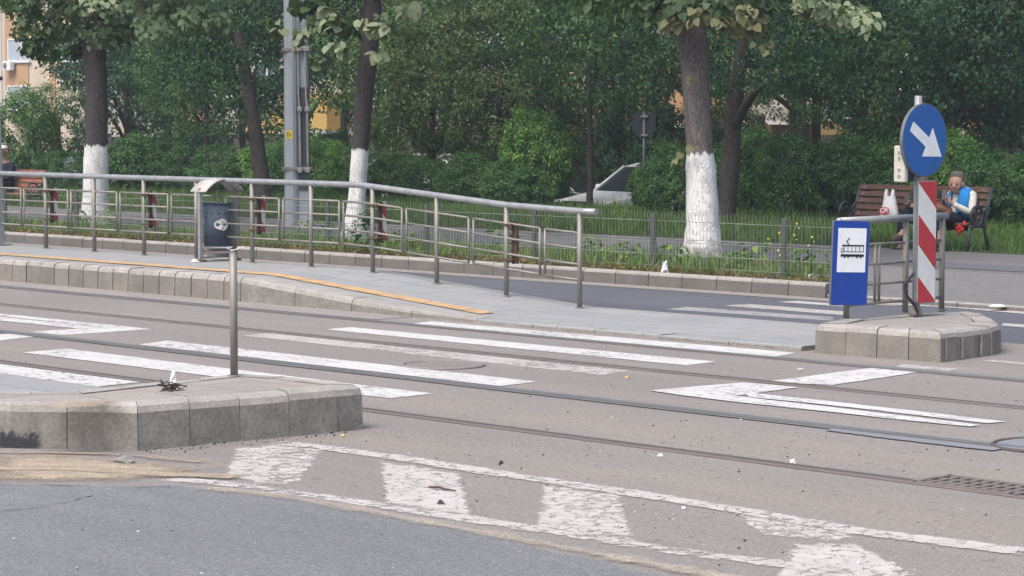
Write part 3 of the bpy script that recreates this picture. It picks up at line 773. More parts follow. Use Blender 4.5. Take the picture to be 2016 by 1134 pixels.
# ------------------------------------------------------------------ red and white boards clamped to posts
def marker(idx, label, plate=True):
    s = ps[idx]; z = zt(s)
    t = thing('hazard_board', label, 'hazard board', s, RNN, z, group='hazard boards clamped to the railing posts')
    MB().box((.062, .048, .525), (.03, .05, .42), ch=.006).build('bracket', M['darkwood'], t)
    if plate:
        p = MB(); y0, y1 = .072, .125; z0, z1 = .33, .735
        p.box((.07, (y0 + y1) / 2, (z0 + z1) / 2), (.006, y1 - y0, z1 - z0))
        for k in (0, 1):
            q = (z1 - z0) / 3.4; za = z0 + (.05 + k * 2.3) * q
            p.add([(.0745, y0, za), (.0745, y1, max(z0, za - .06)), (.0745, y1, za + q - .06), (.0745, y0, min(z1, za + q))], [(0, 1, 2, 3)], 1)
        p.build('plate', [M_flat('weathered_white_film', (.50, .49, .46), .6), M_flat('weathered_red_film', (.30, .045, .04), .6)], t)
    else:
        MB().box((.10, .04, .52), (.035, .035, .40), ch=.005).build('frame_strip', M['rust'], t)
    for zz in (.36, .70):
        MB().tube([(.03 * math.cos(a), .03 * math.sin(a), zz) for a in [i * .5236 for i in range(12)]], .009, 6, closed=True).box((.06, .02, zz), (.08, .10, .022), ch=.004).build('clamp', M['rust'], t)
mk = {}
base_i = len(ps) - 10
marker(base_i + 0, 'striped hazard board on the railing post by the orange bench')
marker(base_i + 2, 'striped hazard board on the railing post left of the litter bin')
marker(base_i + 4, 'striped hazard board on the railing post just right of the litter bin')
marker(base_i + 6, 'striped hazard board on the railing post in front of the leaning white tree trunk')
marker(base_i + 8, 'dark empty board frame with rusty clamps on the last railing post but one', plate=False)

# ------------------------------------------------------------------ litter bin
s0, n0 = P(429, 513, .25)
bn = thing('litter_bin', 'dark blue litter bin with an arched white roof on the platform', 'litter bin', s0, n0, .25, math.pi / 2)
hw = .238
def legs(sx):
    MB().box((sx, 0, .405), (.05, .038, .81), ch=.006).build('leg', M['galvdirty'] if sx > 0 else M['galv'], bn)
    MB().box((sx, 0, .01), (.07, .16, .02), ch=.005).build('foot_plate', M['rust'], bn)
legs(-hw); legs(hw)
rfm = MB(); nseg = 14; prof = []
for i in range(nseg + 1):
    x = -hw - .028 + (2 * hw + .056) * i / nseg; t = 2 * i / nseg - 1
    prof.append((x, .775 + .135 * (1 - abs(t) ** 2.0)))
for (d0_, d1_) in ((-.14, .14),):
    vs = []
    for x, z in prof: vs += [(x, d0_, z), (x, d1_, z), (x, d1_, z - .012), (x, d0_, z - .012)]
    fs = []
    for i in range(nseg):
        for k in range(4): fs.append((i * 4 + k, i * 4 + (k + 1) % 4, (i + 1) * 4 + (k + 1) % 4, (i + 1) * 4 + k))
    fs += [(0, 3, 2, 1), (nseg * 4, nseg * 4 + 1, nseg * 4 + 2, nseg * 4 + 3)]
    rfm.add(vs, fs, 0, True)
rfm.build('roof', M_simple('bin_roof_paint', (.52, .50, .475), (.36, .33, .30), 5, .6, .1, .1), bn)
dr = MB(); k = 28; r = .158; vs = []
for z, rr in ((.16, r), (.64, r), (.64, r - .012), (.20, r - .012)):
    for q in range(k): a = 2 * math.pi * q / k; vs.append((rr * math.cos(a), rr * .95 * math.sin(a), z))
fs = [(i * k + q, i * k + (q + 1) % k, (i + 1) * k + (q + 1) % k, (i + 1) * k + q) for i in range(3) for q in range(k)]
fs += [tuple(range(k))[::-1], tuple(3 * k + q for q in range(k))]
dr.add(vs, fs, 0, True)
drum = dr.build('drum', M['binblue'], bn)
for zq, rq in ((.635, .008), (.165, .007)):
    rm = MB(); rm.tube([((r + .004) * math.cos(2 * math.pi * q / k), (r + .004) * .95 * math.sin(2 * math.pi * q / k), zq) for q in range(k)], rq, 6, closed=True)
    rm.build('rim', M['binblue'], drum)
hl = MB()
def on_drum(a, z, rr=.001): return Vector(((r + rr) * math.cos(a), (r + rr) * .95 * math.sin(a), z))
for z in (.27, .53):
    for j in range(7):
        a = math.radians(-178 + j * 28)
        c = on_drum(a, z, .0015); e1 = Vector((-math.sin(a), math.cos(a), 0)); 
        hl = MB(); hl.add([c + e1 * (.011 * math.cos(q * math.pi / 4)) + Vector((0, 0, .011 * math.sin(q * math.pi / 4))) for q in range(8)], [tuple(range(8))], 0); hl.build('drain_hole', M['black'], drum)
st = MB(); ac = math.radians(-128 + 45)
c0 = -109
def sticker(poly, mi, off):
    st.add([on_drum(math.radians(c0) + u / r, .405 + w, off) for u, w in poly], [tuple(range(len(poly)))], mi)
egg = [(.075 * math.cos(t) * (1 if math.cos(t) > 0 else 1.15), .068 * math.sin(t) * (1 - .18 * (1 if math.cos(t) < 0 else 0))) for t in [i * math.pi / 14 for i in range(28)]]
for i in range(28):     # fan so that the label follows the curve
    a, b = egg[i], egg[(i + 1) % 28]; sticker([(0, 0), a, b], 0, .003)
sticker([(.0, .0), (.02, .002), (.012, .045), (.004, .05), (-.012, .02)], 1, .0045)
sticker([(.008, -.012), (.014, -.012), (.013, .004), (.009, .004)], 2, .0045)
for q in range(4): sticker([(-.05 + q * .003, -.014 - q * .010), (.045 - q * .006, -.014 - q * .010), (.045 - q * .006, -.018 - q * .010), (-.05 + q * .003, -.018 - q * .010)], 3, .0045)
sticker([(.004, -.05), (.016, -.05), (.016, -.03), (.004, -.03)], 2, .005)
st.build('label', [M['zincwhite'], M_flat('label_green', (.30, .36, .25), .6), M['black'], M_flat('label_grey', (.42, .42, .40), .6)], drum)
MB().tube([(-hw, 0, .12), (hw, 0, .12)], .014, 8).build('cross_bar', M['galvdirty'], bn)
MB().box((0, -.02, .055), (2 * hw - .04, .10, .035), ch=.01).build('foot_bar', M['galvdirty'], bn)
for sg in (-1, 1): MB().tube([(sg * hw, 0, .50), (sg * .15, 0, .50)], .013, 8).build('pivot', M['galvdirty'], bn)

# ------------------------------------------------------------------ broken post on the near island
s0, n0 = P(461, 740, zn)
bp = thing('broken_post', 'grey steel post with a torn bent plate on top, on the near kerb island', 'post', s0, n0, zn - .01)
MB().tube([(0, 0, 0), (0, 0, .79)], .0235, 14).build('shaft', M['galvdirty'], bp)
MB().tube([(0, 0, .004), (0, 0, .016)], .04, 14).build('base', M['galvdirty'], bp)
cp = MB(); g = 12
# plate: thin bent saddle
cR = Matrix.Rotation(-TH, 3, 'Z')
vs = []; fs = []
for i in range(g + 1):
    u = -.036 + .105 * i / g
    z = .797 + (.20 * (u + .0) ** 2 * 9 if u > 0 else .28 * u * u * 9) - .012 * math.exp(-(u / .02) ** 2)
    wv = .03 * (1 - .25 * (i / g)) + .003 * math.sin(i * 2.2)
    for sgn, dz in ((-1, 0), (1, 0), (1, -.005), (-1, -.005)):
        vs.append(cR @ Vector((u, sgn * wv, z + dz + .004 * math.sin(i * 1.7 + sgn))))
for i in range(g):
    for k in range(4): fs.append((i * 4 + k, i * 4 + (k + 1) % 4, (i + 1) * 4 + (k + 1) % 4, (i + 1) * 4 + k))
fs += [(0, 3, 2, 1), (g * 4, g * 4 + 1, g * 4 + 2, g * 4 + 3)]
cp.add(vs, fs, 0, False); cp.build('torn_plate', M['zincwhite'], bp)

# ------------------------------------------------------------------ end island furniture
IS = -12.28
s_sp, n_sp = P(1663, 628, zi); s_rp, n_rp = P(1856, 611, zi)
IS = (s_sp + s_rp) / 2
er = thing('island_railing', 'short galvanised railing standing on the end kerb island', 'railing', IS, n_sp, zi - .01)
Lr = n_rp - n_sp; HE = .80
MB().tube([(0, -.10, HE), (0, Lr + .05, HE)], .029, 14).sphere((0, Lr + .05, HE), .029, 0, 12, 6).sphere((0, -.10, HE), .029, 0, 12, 6).build('top_rail', M['galv'], er)
for y in (0, .78, Lr): MB().tube([(0, y, 0), (0, y, HE)], .0245, 12).tube([(0, y, .008), (0, y, .018)], .045, 12).build('post', M['galvdirty'], er)
inf = MB()
for f in (.60, .44, .275, .12): inf.tube([(0, 0, f), (0, Lr, f)], .0115, 8)
for y in (.37, .425): inf.tube([(0, y, .60), (0, y, .12)], .0125, 8)
inf.build('infill_frame', M['galvdirty'], er)

# tram stop sign
def rrect(w, h, r, k=5):
    out = []
    for cx, cy, a0 in ((w / 2 - r, h / 2 - r, 0), (-w / 2 + r, h / 2 - r, 90), (-w / 2 + r, -h / 2 + r, 180), (w / 2 - r, -h / 2 + r, 270)):
        for i in range(k + 1):
            a = math.radians(a0 + 90 * i / k); out.append((cx + r * math.cos(a), cy + r * math.sin(a)))
    return out
def frame_M(ang, tilt=0.0):
    """panel axes: local x = along panel, y = up, z = panel normal; ang = world angle of the panel's x axis"""
    a = ang - TH
    ex = Vector((math.cos(a), math.sin(a), 0)); ez = Vector((0, 0, 1)); nn = Vector((math.sin(a), -math.cos(a), 0))
    Rm = Matrix.Rotation(tilt, 3, nn)
    ex = Rm @ ex; ey = Rm @ ez
    return Matrix((ex, ey, nn)).transposed()
t_ang = math.atan2(.459, .889)
ts = thing('tram_stop_sign', 'blue and white tram stop sign hung on the island railing', 'tram sign', IS, n_sp, zi)
px_s = P(1674, 700, 0)
TM = frame_M(t_ang, math.radians(-2.2))
tc = PD(1674, 518, (W(IS, n_sp).y - .10)); tcl = Vector((tc[0] - IS, tc[1] - n_sp, tc[2] - zi))
def panel(name, poly, z0, z1, mat, par, Mx, O): return MB().prism(poly, z0, z1, 0, None, Mx, O).build(name, mat, par)
panel('back_plate', rrect(.352, .676, .022), -.022, 0, M['signgrey'], ts, TM, tcl)
panel('blue_face', rrect(.344, .668, .02), .0005, .003, M['tramblue'], ts, TM, tcl)
wp = panel('white_panel', [(x + .006, y + .103) for x, y in rrect(.272, .352, .002, 1)], .0035, .005, M['signwhite'], ts, TM, tcl)
pg = MB()
def bar(x0, y0, x1, y1): pg.prism([(x0, y0), (x1, y0), (x1, y1), (x0, y1)], .0055, .0068, 0, None, TM, tcl)
def seg(x0, y0, x1, y1, w=.008):
    d = Vector((x1 - x0, y1 - y0)).normalized() * (w / 2); e = Vector((-d.y, d.x))
    q = [(x0 - d.x - e.x, y0 - d.y - e.y), (x1 + d.x - e.x, y1 + d.y - e.y), (x1 + d.x + e.x, y1 + d.y + e.y), (x0 - d.x + e.x, y0 - d.y + e.y)]
    pg.prism(q, .0055, .0068, 0, None, TM, tcl)
ox, oy = .006, .103
x0, x1 = ox - .108, ox + .118
bar(x0 + .002, oy - .052, x1, oy - .032)              # floor band
bar(x0 + .012, oy + .031, x1 - .002, oy + .043)       # roof
bar(x1 - .008, oy - .012, x1 - .003, oy + .031)
bar(x0 + .028, oy - .014, x1 - .004, oy - .009)
for j in range(5): xx = x0 + .030 + j * .0375; bar(xx, oy - .010, xx + .0045, oy + .031)
bar(x0 + .003, oy - .018, x0 + .007, oy + .012); bar(x0 + .003, oy - .019, x0 + .026, oy - .014); bar(x0 + .022, oy - .016, x0 + .026, oy + .018); bar(x0 + .007, oy + .014, x0 + .026, oy + .018)
for xx in (x0 + .034, x0 + .068, x1 - .072, x1 - .038): bar(xx, oy - .064, xx + .012, oy - .050)
seg(ox - .030, oy + .042, ox - .052, oy + .070); seg(ox - .052, oy + .070, ox - .030, oy + .094)
pg.build('pictogram', M['black'], wp)
for zz in (.2, .6): MB().box((0, -.03, zz), (.07, .07, .03), ch=.004).build('bracket', M['galvdirty'], ts)

# pole with the round arrow sign, striped panel and signal box
s_p, n_p = P(1803, 622, zi)
pt = thing('sign_pole', 'grey steel pole rising from the end kerb island', 'pole', s_p, n_p, zi - .01)
MB().tube([(0, 0, 0), (0, 0, 1.80)], .031, 16).build('shaft', M['galv'], pt)
MB().tube([(0, 0, 0), (0, 0, .05), (0, 0, .09)], [.06, .05, .033], 14).build('base_collar', M['concrete'], pt)
SM = Matrix((Vector((0, 1, 0)), Vector((0, 0, 1)), Vector((1, 0, 0)))).transposed()
rs_ = thing('direction_sign', 'round blue sign with a white arrow pointing down to the right', 'road sign', s_p, n_p, zi)
rc = Vector((.062, .012, 1.43))
R_ = .298
circ = lambda r, k=56: [(r * math.cos(2 * math.pi * i / k), r * math.sin(2 * math.pi * i / k)) for i in range(k)]
panel('back_disc', circ(R_), -.03, 0, M['signgrey'], rs_, SM, rc)
panel('blue_face', circ(R_ - .008), .0004, .002, M['blue'], rs_, SM, rc)
af = MB()
ar = [(0, .044), (0, -.044), (.25, -.044), (.25, -.134), (.478, 0), (.25, .134), (.25, .044)]
ca, sa = math.cos(math.radians(-31.5)), math.sin(math.radians(-31.5))
arr = [(x * ca - y * sa - .615 * R_, x * sa + y * ca + .385 * R_) for x, y in ar]
af.prism(arr, .0025, .004, 0, None, SM, rc); af.build('arrow', M['signwhite'], rs_)
for zz in (1.28, 1.58): MB().box((.015, .01, zz), (.07, .09, .03), ch=.004).build('bracket', M['galvdirty'], rs_)
hp = thing('marker_panel', 'tall red and white striped panel fixed to the sign pole', 'hazard panel', s_p, n_p, zi)
pc = Vector((.066, .048, .605)); pw, ph = .252, 1.0
panel('back_plate', rrect(pw, ph, .022), -.026, 0, M['signgrey'], hp, SM, pc)
def clip_poly(poly, w, h):
    def clip(pl, f, inter):
        out = []
        for i in range(len(pl)):
            a, b = pl[i - 1], pl[i]
            if f(b):
                if not f(a): out.append(inter(a, b))
                out.append(b)
            elif f(a): out.append(inter(a, b))
        return out
    for ax, lim, sg in ((0, w, 1), (0, -w, -1), (1, h, 1), (1, -h, -1)):
        if not poly: break
        f = lambda p: sg * p[ax] <= sg * lim + 1e-9
        def inter(a, b):
            t = (lim - a[ax]) / (b[ax] - a[ax]); return (a[0] + (b[0] - a[0]) * t, a[1] + (b[1] - a[1]) * t)
        poly = clip(poly, f, inter)
    return poly
w2, h2 = pw / 2 - .008, ph / 2 - .008
stp = MB().prism(rrect(pw - .012, ph - .012, .018), .0004, .002, 1, None, SM, pc); drop = .21
for k in range(-1, 4):
    yl = h2 - k * .50 + .234
    q = [(-w2, yl), (-w2, yl - .245), (w2, yl - .245 - drop), (w2, yl - drop)]
    q = clip_poly(q, w2, h2)
    if len(q) >= 3: stp.prism(q, .0024, .0034, 0, None, SM, pc)
stp.build('striped_face', [M['red'], M['whiteref']], hp)
bx = thing('signal_box', 'beige box with four round screws on the sign pole beside the blue disc', 'signal box', s_p, n_p, zi)
bc = Vector((-.012, -.145, 1.24))
MB().box(bc + Vector((.0, .02, 0)), (.10, .085, .285), ch=.008).build('housing', M['signdark'], bx)
MB().box(bc + Vector((-.012, -.045, 0)), (.112, .05, .295), ch=.008).build('cover', M['beigebox'], bx)
for zz in (.095, .05, -.045, -.095):
    MB().tube([(bc.x - .010, bc.y - .069, bc.z + zz), (bc.x - .010, bc.y - .076, bc.z + zz)], .017, 14).tube([(bc.x - .010, bc.y - .076, bc.z + zz), (bc.x - .010, bc.y - .079, bc.z + zz)], .009, 10, 1).build('screw', [M['beigebox'], M['signgrey']], bx)
MB().box(bc + Vector((0.0, .095, 0)), (.04, .07, .04), ch=.004).build('bracket', M['signdark'], bx)
cb = thing('cable', 'black cable looping down the foot of the sign pole', 'cable', s_p, n_p, zi)
cpts = [(.035, .0, .42), (.03, -.05, .37), (.0, -.105, .30), (-.02, -.125, .24), (-.005, -.115, .17), (.03, -.06, .09), (.045, -.035, .03), (.04, -.06, -.002)]
def smooth_pts(p, k=5):
    p = [Vector(x) for x in p]; out = []
    for i in range(len(p) - 1):
        a, b, c, d = p[max(0, i - 1)], p[i], p[i + 1], p[min(len(p) - 1, i + 2)]
        for j in range(k):
            t = j / k; out.append(.5 * ((2 * b) + (c - a) * t + (2 * a - 5 * b + 4 * c - d) * t * t + (3 * b - a - 3 * c + d) * t ** 3))
    out.append(p[-1]); return out
MB().tube(smooth_pts(cpts), .012, 8).build('sheath', M['cable'], cb)
MB().tube(smooth_pts([(.036, -.012, .62), (.037, -.02, .5), (.03, -.05, .37)]), .010, 8).build('upper_run', M['cable'], cb)

# ------------------------------------------------------------------ mast
s0, n0 = P(586, 446, .13)
ma = thing('tram_mast', 'tall galvanised mast with cable ducts and a small yellow label', 'mast', s0, n0, .1)
ex = Vector((math.cos(-TH), math.sin(-TH), 0)); ey = Vector((-ex.y, ex.x, 0))     # picture-right / away
L_ = lambda a, b, z: tuple(ex * a + ey * b + Vector((0, 0, z)))
m1 = MB(); m1.tube([L_(-.085, 0, 0), L_(-.085, 0, 8.2)], [.118, .105], 12, smooth=False); m1.build('shaft', M['mast'], ma)
RX = Matrix.Rotation(-TH, 3, 'Z')
m2 = MB(); m2.box(L_(.10, .02, 4.1), (.155, .15, 8.2), M=RX, ch=.01); m2.build('channel', M['mast'], ma)
zz = lambda py: PD(586, py, W(s0, n0).y)[2] - .1
m3 = MB(); m3.box(L_(.105, -.06, (zz(172) + zz(375)) / 2), (.15, .02, zz(172) - zz(375)), M=RX)
for i in range(12):
    z = zz(375) + (zz(172) - zz(375)) * (i + .5) / 12; m3.box(L_(.105, -.071, z), (.152, .003, .008), M=RX)
m3.build('mesh_cover', M['meshgrey'], ma)
for a, zt_, zb_ in ((.05, 8, zz(335)), (.165, 8, zz(335))): MB().tube(smooth_pts([L_(a - .02, -.105, zt_), L_(a - .02, -.105, zz(110)), L_(a, -.105, zz(215)), L_(a + .01, -.105, zb_)]), .017, 8).build('cable_duct', M['galv'], ma)
MB().tube(smooth_pts([L_(.185, -.07, zz(110)), L_(.20, -.08, zz(160)), L_(.205, -.08, zz(250)), L_(.20, -.08, zz(332))]), .007, 6).build('cable', M['cable'], ma)
for py, wd in ((98, .43), (332, .46)):
    MB().box(L_(0, -.03, zz(py)), (wd, .19, .055), M=RX, ch=.004).build('clamp_band', M['galvdirty'], ma)
for py in (97, 215, 335):
    for a in (.05, .17): MB().box(L_(a, -.125, zz(py)), (.075, .05, .07), M=RX, ch=.006).build('duct_clip', M['galv'], ma)
lb = MB(); lz = zz(265)
lb.box(L_(-.112, -.112, lz), (.10, .008, .125), M=RX); lbo = lb.build('number_label', M['yellowlab'], ma)
tx = MB()
def st_(x0, y0, x1, y1, w=.010):
    d = Vector((x1 - x0, y1 - y0)); l = d.length; c = L_(-.112 + (x0 + x1) / 2, -.1175, lz + (y0 + y1) / 2)
    tx.box(c, (l + w * .6, .002, w), M=RX @ Matrix.Rotation(-math.atan2(d.y, d.x), 3, 'Y'))
st_(-.028, -.032, -.028, .036); st_(-.006, -.032, .008, -.022); st_(.008, -.022, .010, -.002); st_(.010, -.002, -.004, .004); st_(-.004, .004, -.004, .034); st_(-.004, .034, .012, .034); st_(.020, .002, .040, .002)
tx.build('numerals', M['black'], lbo)

# ------------------------------------------------------------------ wire fence on the verge
fpx = [70, 221, 417 + 0, 595, 817, 1050, 1303, 1541]
FN = 20.2
fps = [PN(x, 500, FN)[0] for x in (1050, 1303, 1541)]
dS = (fps[2] - fps[0]) / 2
fp = [fps[0] + dS * k for k in range(-12, 3)]
wf = thing('wire_fence', 'low pale wire mesh fence along the grass verge', 'fence', fp[-1], FN, .13)
f0 = fp[-1]
fp_end = min(SPL - .02, fp[-1] + dS)
def wire_panel(a, b):
    mb = MB(); k = int((b - a) / .05)
    for i in range(1, k):
        x = a + (b - a) * i / k - f0
        mb.tube([(x, 0, .06), (x, 0, .33), (x, .012, .345), (x, 0, .36), (x, 0, .56), (x, -.018, .60), (x, -.012, .665)], .0022, 3, caps=False)
    for z in (.06, .19, .33, .36, .56): mb.tube([(a - f0, -.004, z), (b - f0, -.004, z)], .003, 4)
    mb.build('wire_panel', M['fence'], wf)
for a, b in zip(fp[:-1], fp[1:]): wire_panel(a, b)
wire_panel(fp[-1], fp_end)
for s in fp + [fp_end]: MB().box((s - f0, .02, .31), (.06, .04, .66), ch=.004).build('post', M['fencepost'], wf)

# ------------------------------------------------------------------ back of a road sign in the park
s0, n0, z0 = PD(1268, 270, 44); zb = -.1
sb = thing('road_sign', 'dark back of a triangular road sign behind the shrubs', 'road sign', s0, n0, zb)
FR = Matrix((ex, Vector((0, 0, 1)), -ey)).transposed()
zc = PD(1268, 222, 44)[2] - zb; zl = PD(1268, 262, 44)[2] - zb
panel('plate', [(-.20, zc), (-.205, zl + .06), (-.07, zl - .12), (.07, zl - .12), (.205, zl + .06), (.20, zc)], -.004, 0, M['signdark'], sb, FR, Vector((0, 0, 0)))
MB().tube([(0, 0, -.3), (0, 0, zc + .03)], .03, 10).build('pole', M['iron'], sb)
for zq in (zc - .07, zl - .04): MB().box(L_(0, -.02, zq), (.12, .05, .04), M=RX, ch=.004).build('bracket', M['signgrey'], sb)
# ------------------------------------------------------------------ benches
BN = 26.2
def sN(px, n):
    r = (px - CX) / F; c = math.cos(PIT)
    d = Vector((r, c, 0)); t = n / (d.x * NV.x + d.y * NV.y); return sn(d * t)[0]
def make_bench(name, label, sc, n, z, L, wood):
    b = thing(name, label, 'bench', sc, n, z, group='park benches along the path')
    for sx in (-L / 2, L / 2):
        ir = MB()
        ir.tube([(sx, -.30, 0), (sx, -.27, .22), (sx, -.25, .37)], .022, 8)
        ir.tube([(sx, .20, 0), (sx, .10, .25), (sx, .06, .40), (sx, .22, .86)], .022, 8)
        ir.tube([(sx, -.26, .37), (sx, .08, .37)], .018, 8)
        c = Vector((sx, -.10, .50)); ir.tube([c + Vector((0, .125 * math.cos(a), .125 * math.sin(a))) for a in [i * math.pi / 9 for i in range(18)]], .020, 8, closed=True)
        ir.tube([c + Vector((0, .055 * math.cos(a), .055 * math.sin(a))) for a in [i * math.pi / 6 for i in range(12)]], .010, 6, closed=True)
        ir.tube([c + Vector((0, .12, .02)), (sx, .16, .66)], .016, 8)
        ir.build('end_frame', M['iron'], b)
    for i in range(4): MB().box((0, -.24 + i * .095, .40), (L - .03, .078, .03), ch=.006).build('seat_slat', wood, b)
    for i in range(5):
        z_ = .475 + i * .088; y_ = .075 + (z_ - .42) * .348
        mb = MB().box((0, y_ - .012, z_), (L - .03, .026, .072), M=Matrix.Rotation(-.33, 3, 'X'), ch=.005)
        for sx in (-L / 2 + .10, L / 2 - .10, 0): mb.sphere((sx, y_ - .03, z_ - .003), .012, 1, 8, 4)
        mb.build('back_slat', [wood, M['galv']], b)
    return b
bz = .07
sa, sb2 = sN(1672, BN), sN(1930, BN)
BC = (sa + sb2) / 2; BL = sb2 - sa
make_bench('park_bench', 'brown slatted bench with dark iron ends where two people sit', BC, BN, bz, BL, M['benchwood'])
sL = sN(70, 26.6); 
make_bench('park_bench', 'orange brown slatted bench behind the railing at the far left', sL - .9, 26.6, -.08, 2.0, M['benchred'])

# ------------------------------------------------------------------ people
def skin_obj(name, verts, edges, mat, parent, sub=2, smooth=True):
    """verts: (x, y, z, r) ; grown with the Skin modifier then baked"""
    me = bpy.data.meshes.new(name); me.from_pydata([v[:3] for v in verts], edges, []); me.update()
    o = bpy.data.objects.new(name + '_tmp', me); COL.objects.link(o)
    o.modifiers.new('skin', 'SKIN')
    for i, v in enumerate(verts):
        sv = me.skin_vertices[0].data[i]; r = v[3]
        sv.radius = (r, r) if not isinstance(r, tuple) else r
        sv.use_root = (i == 0)
    ss_ = o.modifiers.new('sub', 'SUBSURF'); ss_.levels = sub; ss_.render_levels = sub
    dg = bpy.context.evaluated_depsgraph_get(); dg.update()
    m2 = bpy.data.meshes.new_from_object(o.evaluated_get(dg)); m2.name = name
    bpy.data.objects.remove(o); m2.materials.clear(); m2.materials.append(mat)
    m2.polygons.foreach_set('use_smooth', [smooth] * len(m2.polygons))
    return link(name, m2, parent)
def chain(*pts): return list(pts), [(i, i + 1) for i in range(len(pts) - 1)]
def merge(base, *chains):
    """chains: (start index in base, [points])"""
    V, E = list(base[0]), list(base[1])
    for st_i, pts in chains:
        prev = st_i
        for p in pts:
            V.append(p); E.append((prev, len(V) - 1)); prev = len(V) - 1
    return V, E
def hand(parent, wrist, palm, up, side, mat, curl=.5, sc=1.0):
    """palm + four fingers + thumb; wrist, palm: points; up: back-of-hand direction; side: thumb side"""
    w = Vector(wrist); p = Vector(palm); d = (p - w).normalized(); sd = Vector(side); sd = (sd - d * sd.dot(d)).normalized(); nrm = d.cross(sd)
    if nrm.dot(Vector(up)) < 0: nrm = -nrm
    V = [tuple(w) + (.021 * sc,), tuple(w + d * .035 * sc) + (.028 * sc,), tuple(w + d * .075 * sc) + (.030 * sc,)]; E = [(0, 1), (1, 2)]
    for k, (off, ln) in enumerate(((.026, .062), (.009, .070), (-.009, .065), (-.025, .050))):
        b = w + d * .085 * sc + sd * off * sc; prev = 2
        for j in range(1, 4):
            a = curl * j * .8
            b = b + (d * math.cos(a) - nrm * math.sin(a)) * (ln / 3 * sc)
            V.append(tuple(b) + ((.0095 - j * .0008) * sc,)); E.append((prev, len(V) - 1)); prev = len(V) - 1
    b = w + d * .03 * sc + sd * .028 * sc; prev = 1
    for j in range(1, 4):
        b = b + (sd * .55 + d * .8 - nrm * .25 * j).normalized() * .022 * sc
        V.append(tuple(b) + (.010 * sc,)); E.append((prev, len(V) - 1)); prev = len(V) - 1
    return V, E
HAIR = M_simple('grey_hair', (.16, .145, .13), (.08, .072, .065), 30, .8, 0, .4, .2)
def face(par, c, fw, mat_lip, sc=1.0, glasses=False):
    """eyes, brows, mouth set on a head centred at c looking along fw"""
    c = Vector(c); fw = Vector(fw).normalized(); rt = fw.cross(Vector((0, 0, 1))).normalized(); up = rt.cross(fw)
    for sx in (-1, 1):
        e = MB(); e.sphere(c + fw * .087 * sc + rt * sx * .030 * sc + up * .012 * sc, (.010 * sc, .010 * sc, .007 * sc), 0, 8, 5); e.build('eye', M['black'], par)
    for sx in (-1, 1):
        br = MB(); br.tube([c + fw * .096 * sc + rt * sx * .014 * sc + up * .030 * sc, c + fw * .088 * sc + rt * sx * .043 * sc + up * .031 * sc], .0045 * sc, 6); br.build('eyebrow', HAIR, par)
    mo = MB(); mo.tube([c + fw * .084 * sc - rt * .024 * sc - up * .052 * sc, c + fw * .094 * sc - up * .050 * sc, c + fw * .084 * sc + rt * .024 * sc - up * .052 * sc], .0055 * sc, 6); mo.build('mouth', mat_lip, par)
    for sx in (-1, 1):
        ea = MB(); ea.sphere(c - fw * .002 + rt * sx * .079 * sc - up * .005 * sc, (.012 * sc, .022 * sc, .030 * sc), 0, 8, 6); ea.build('ear', M['skin'], par)
LIP = M_flat('lips', (.36, .15, .13), .5)
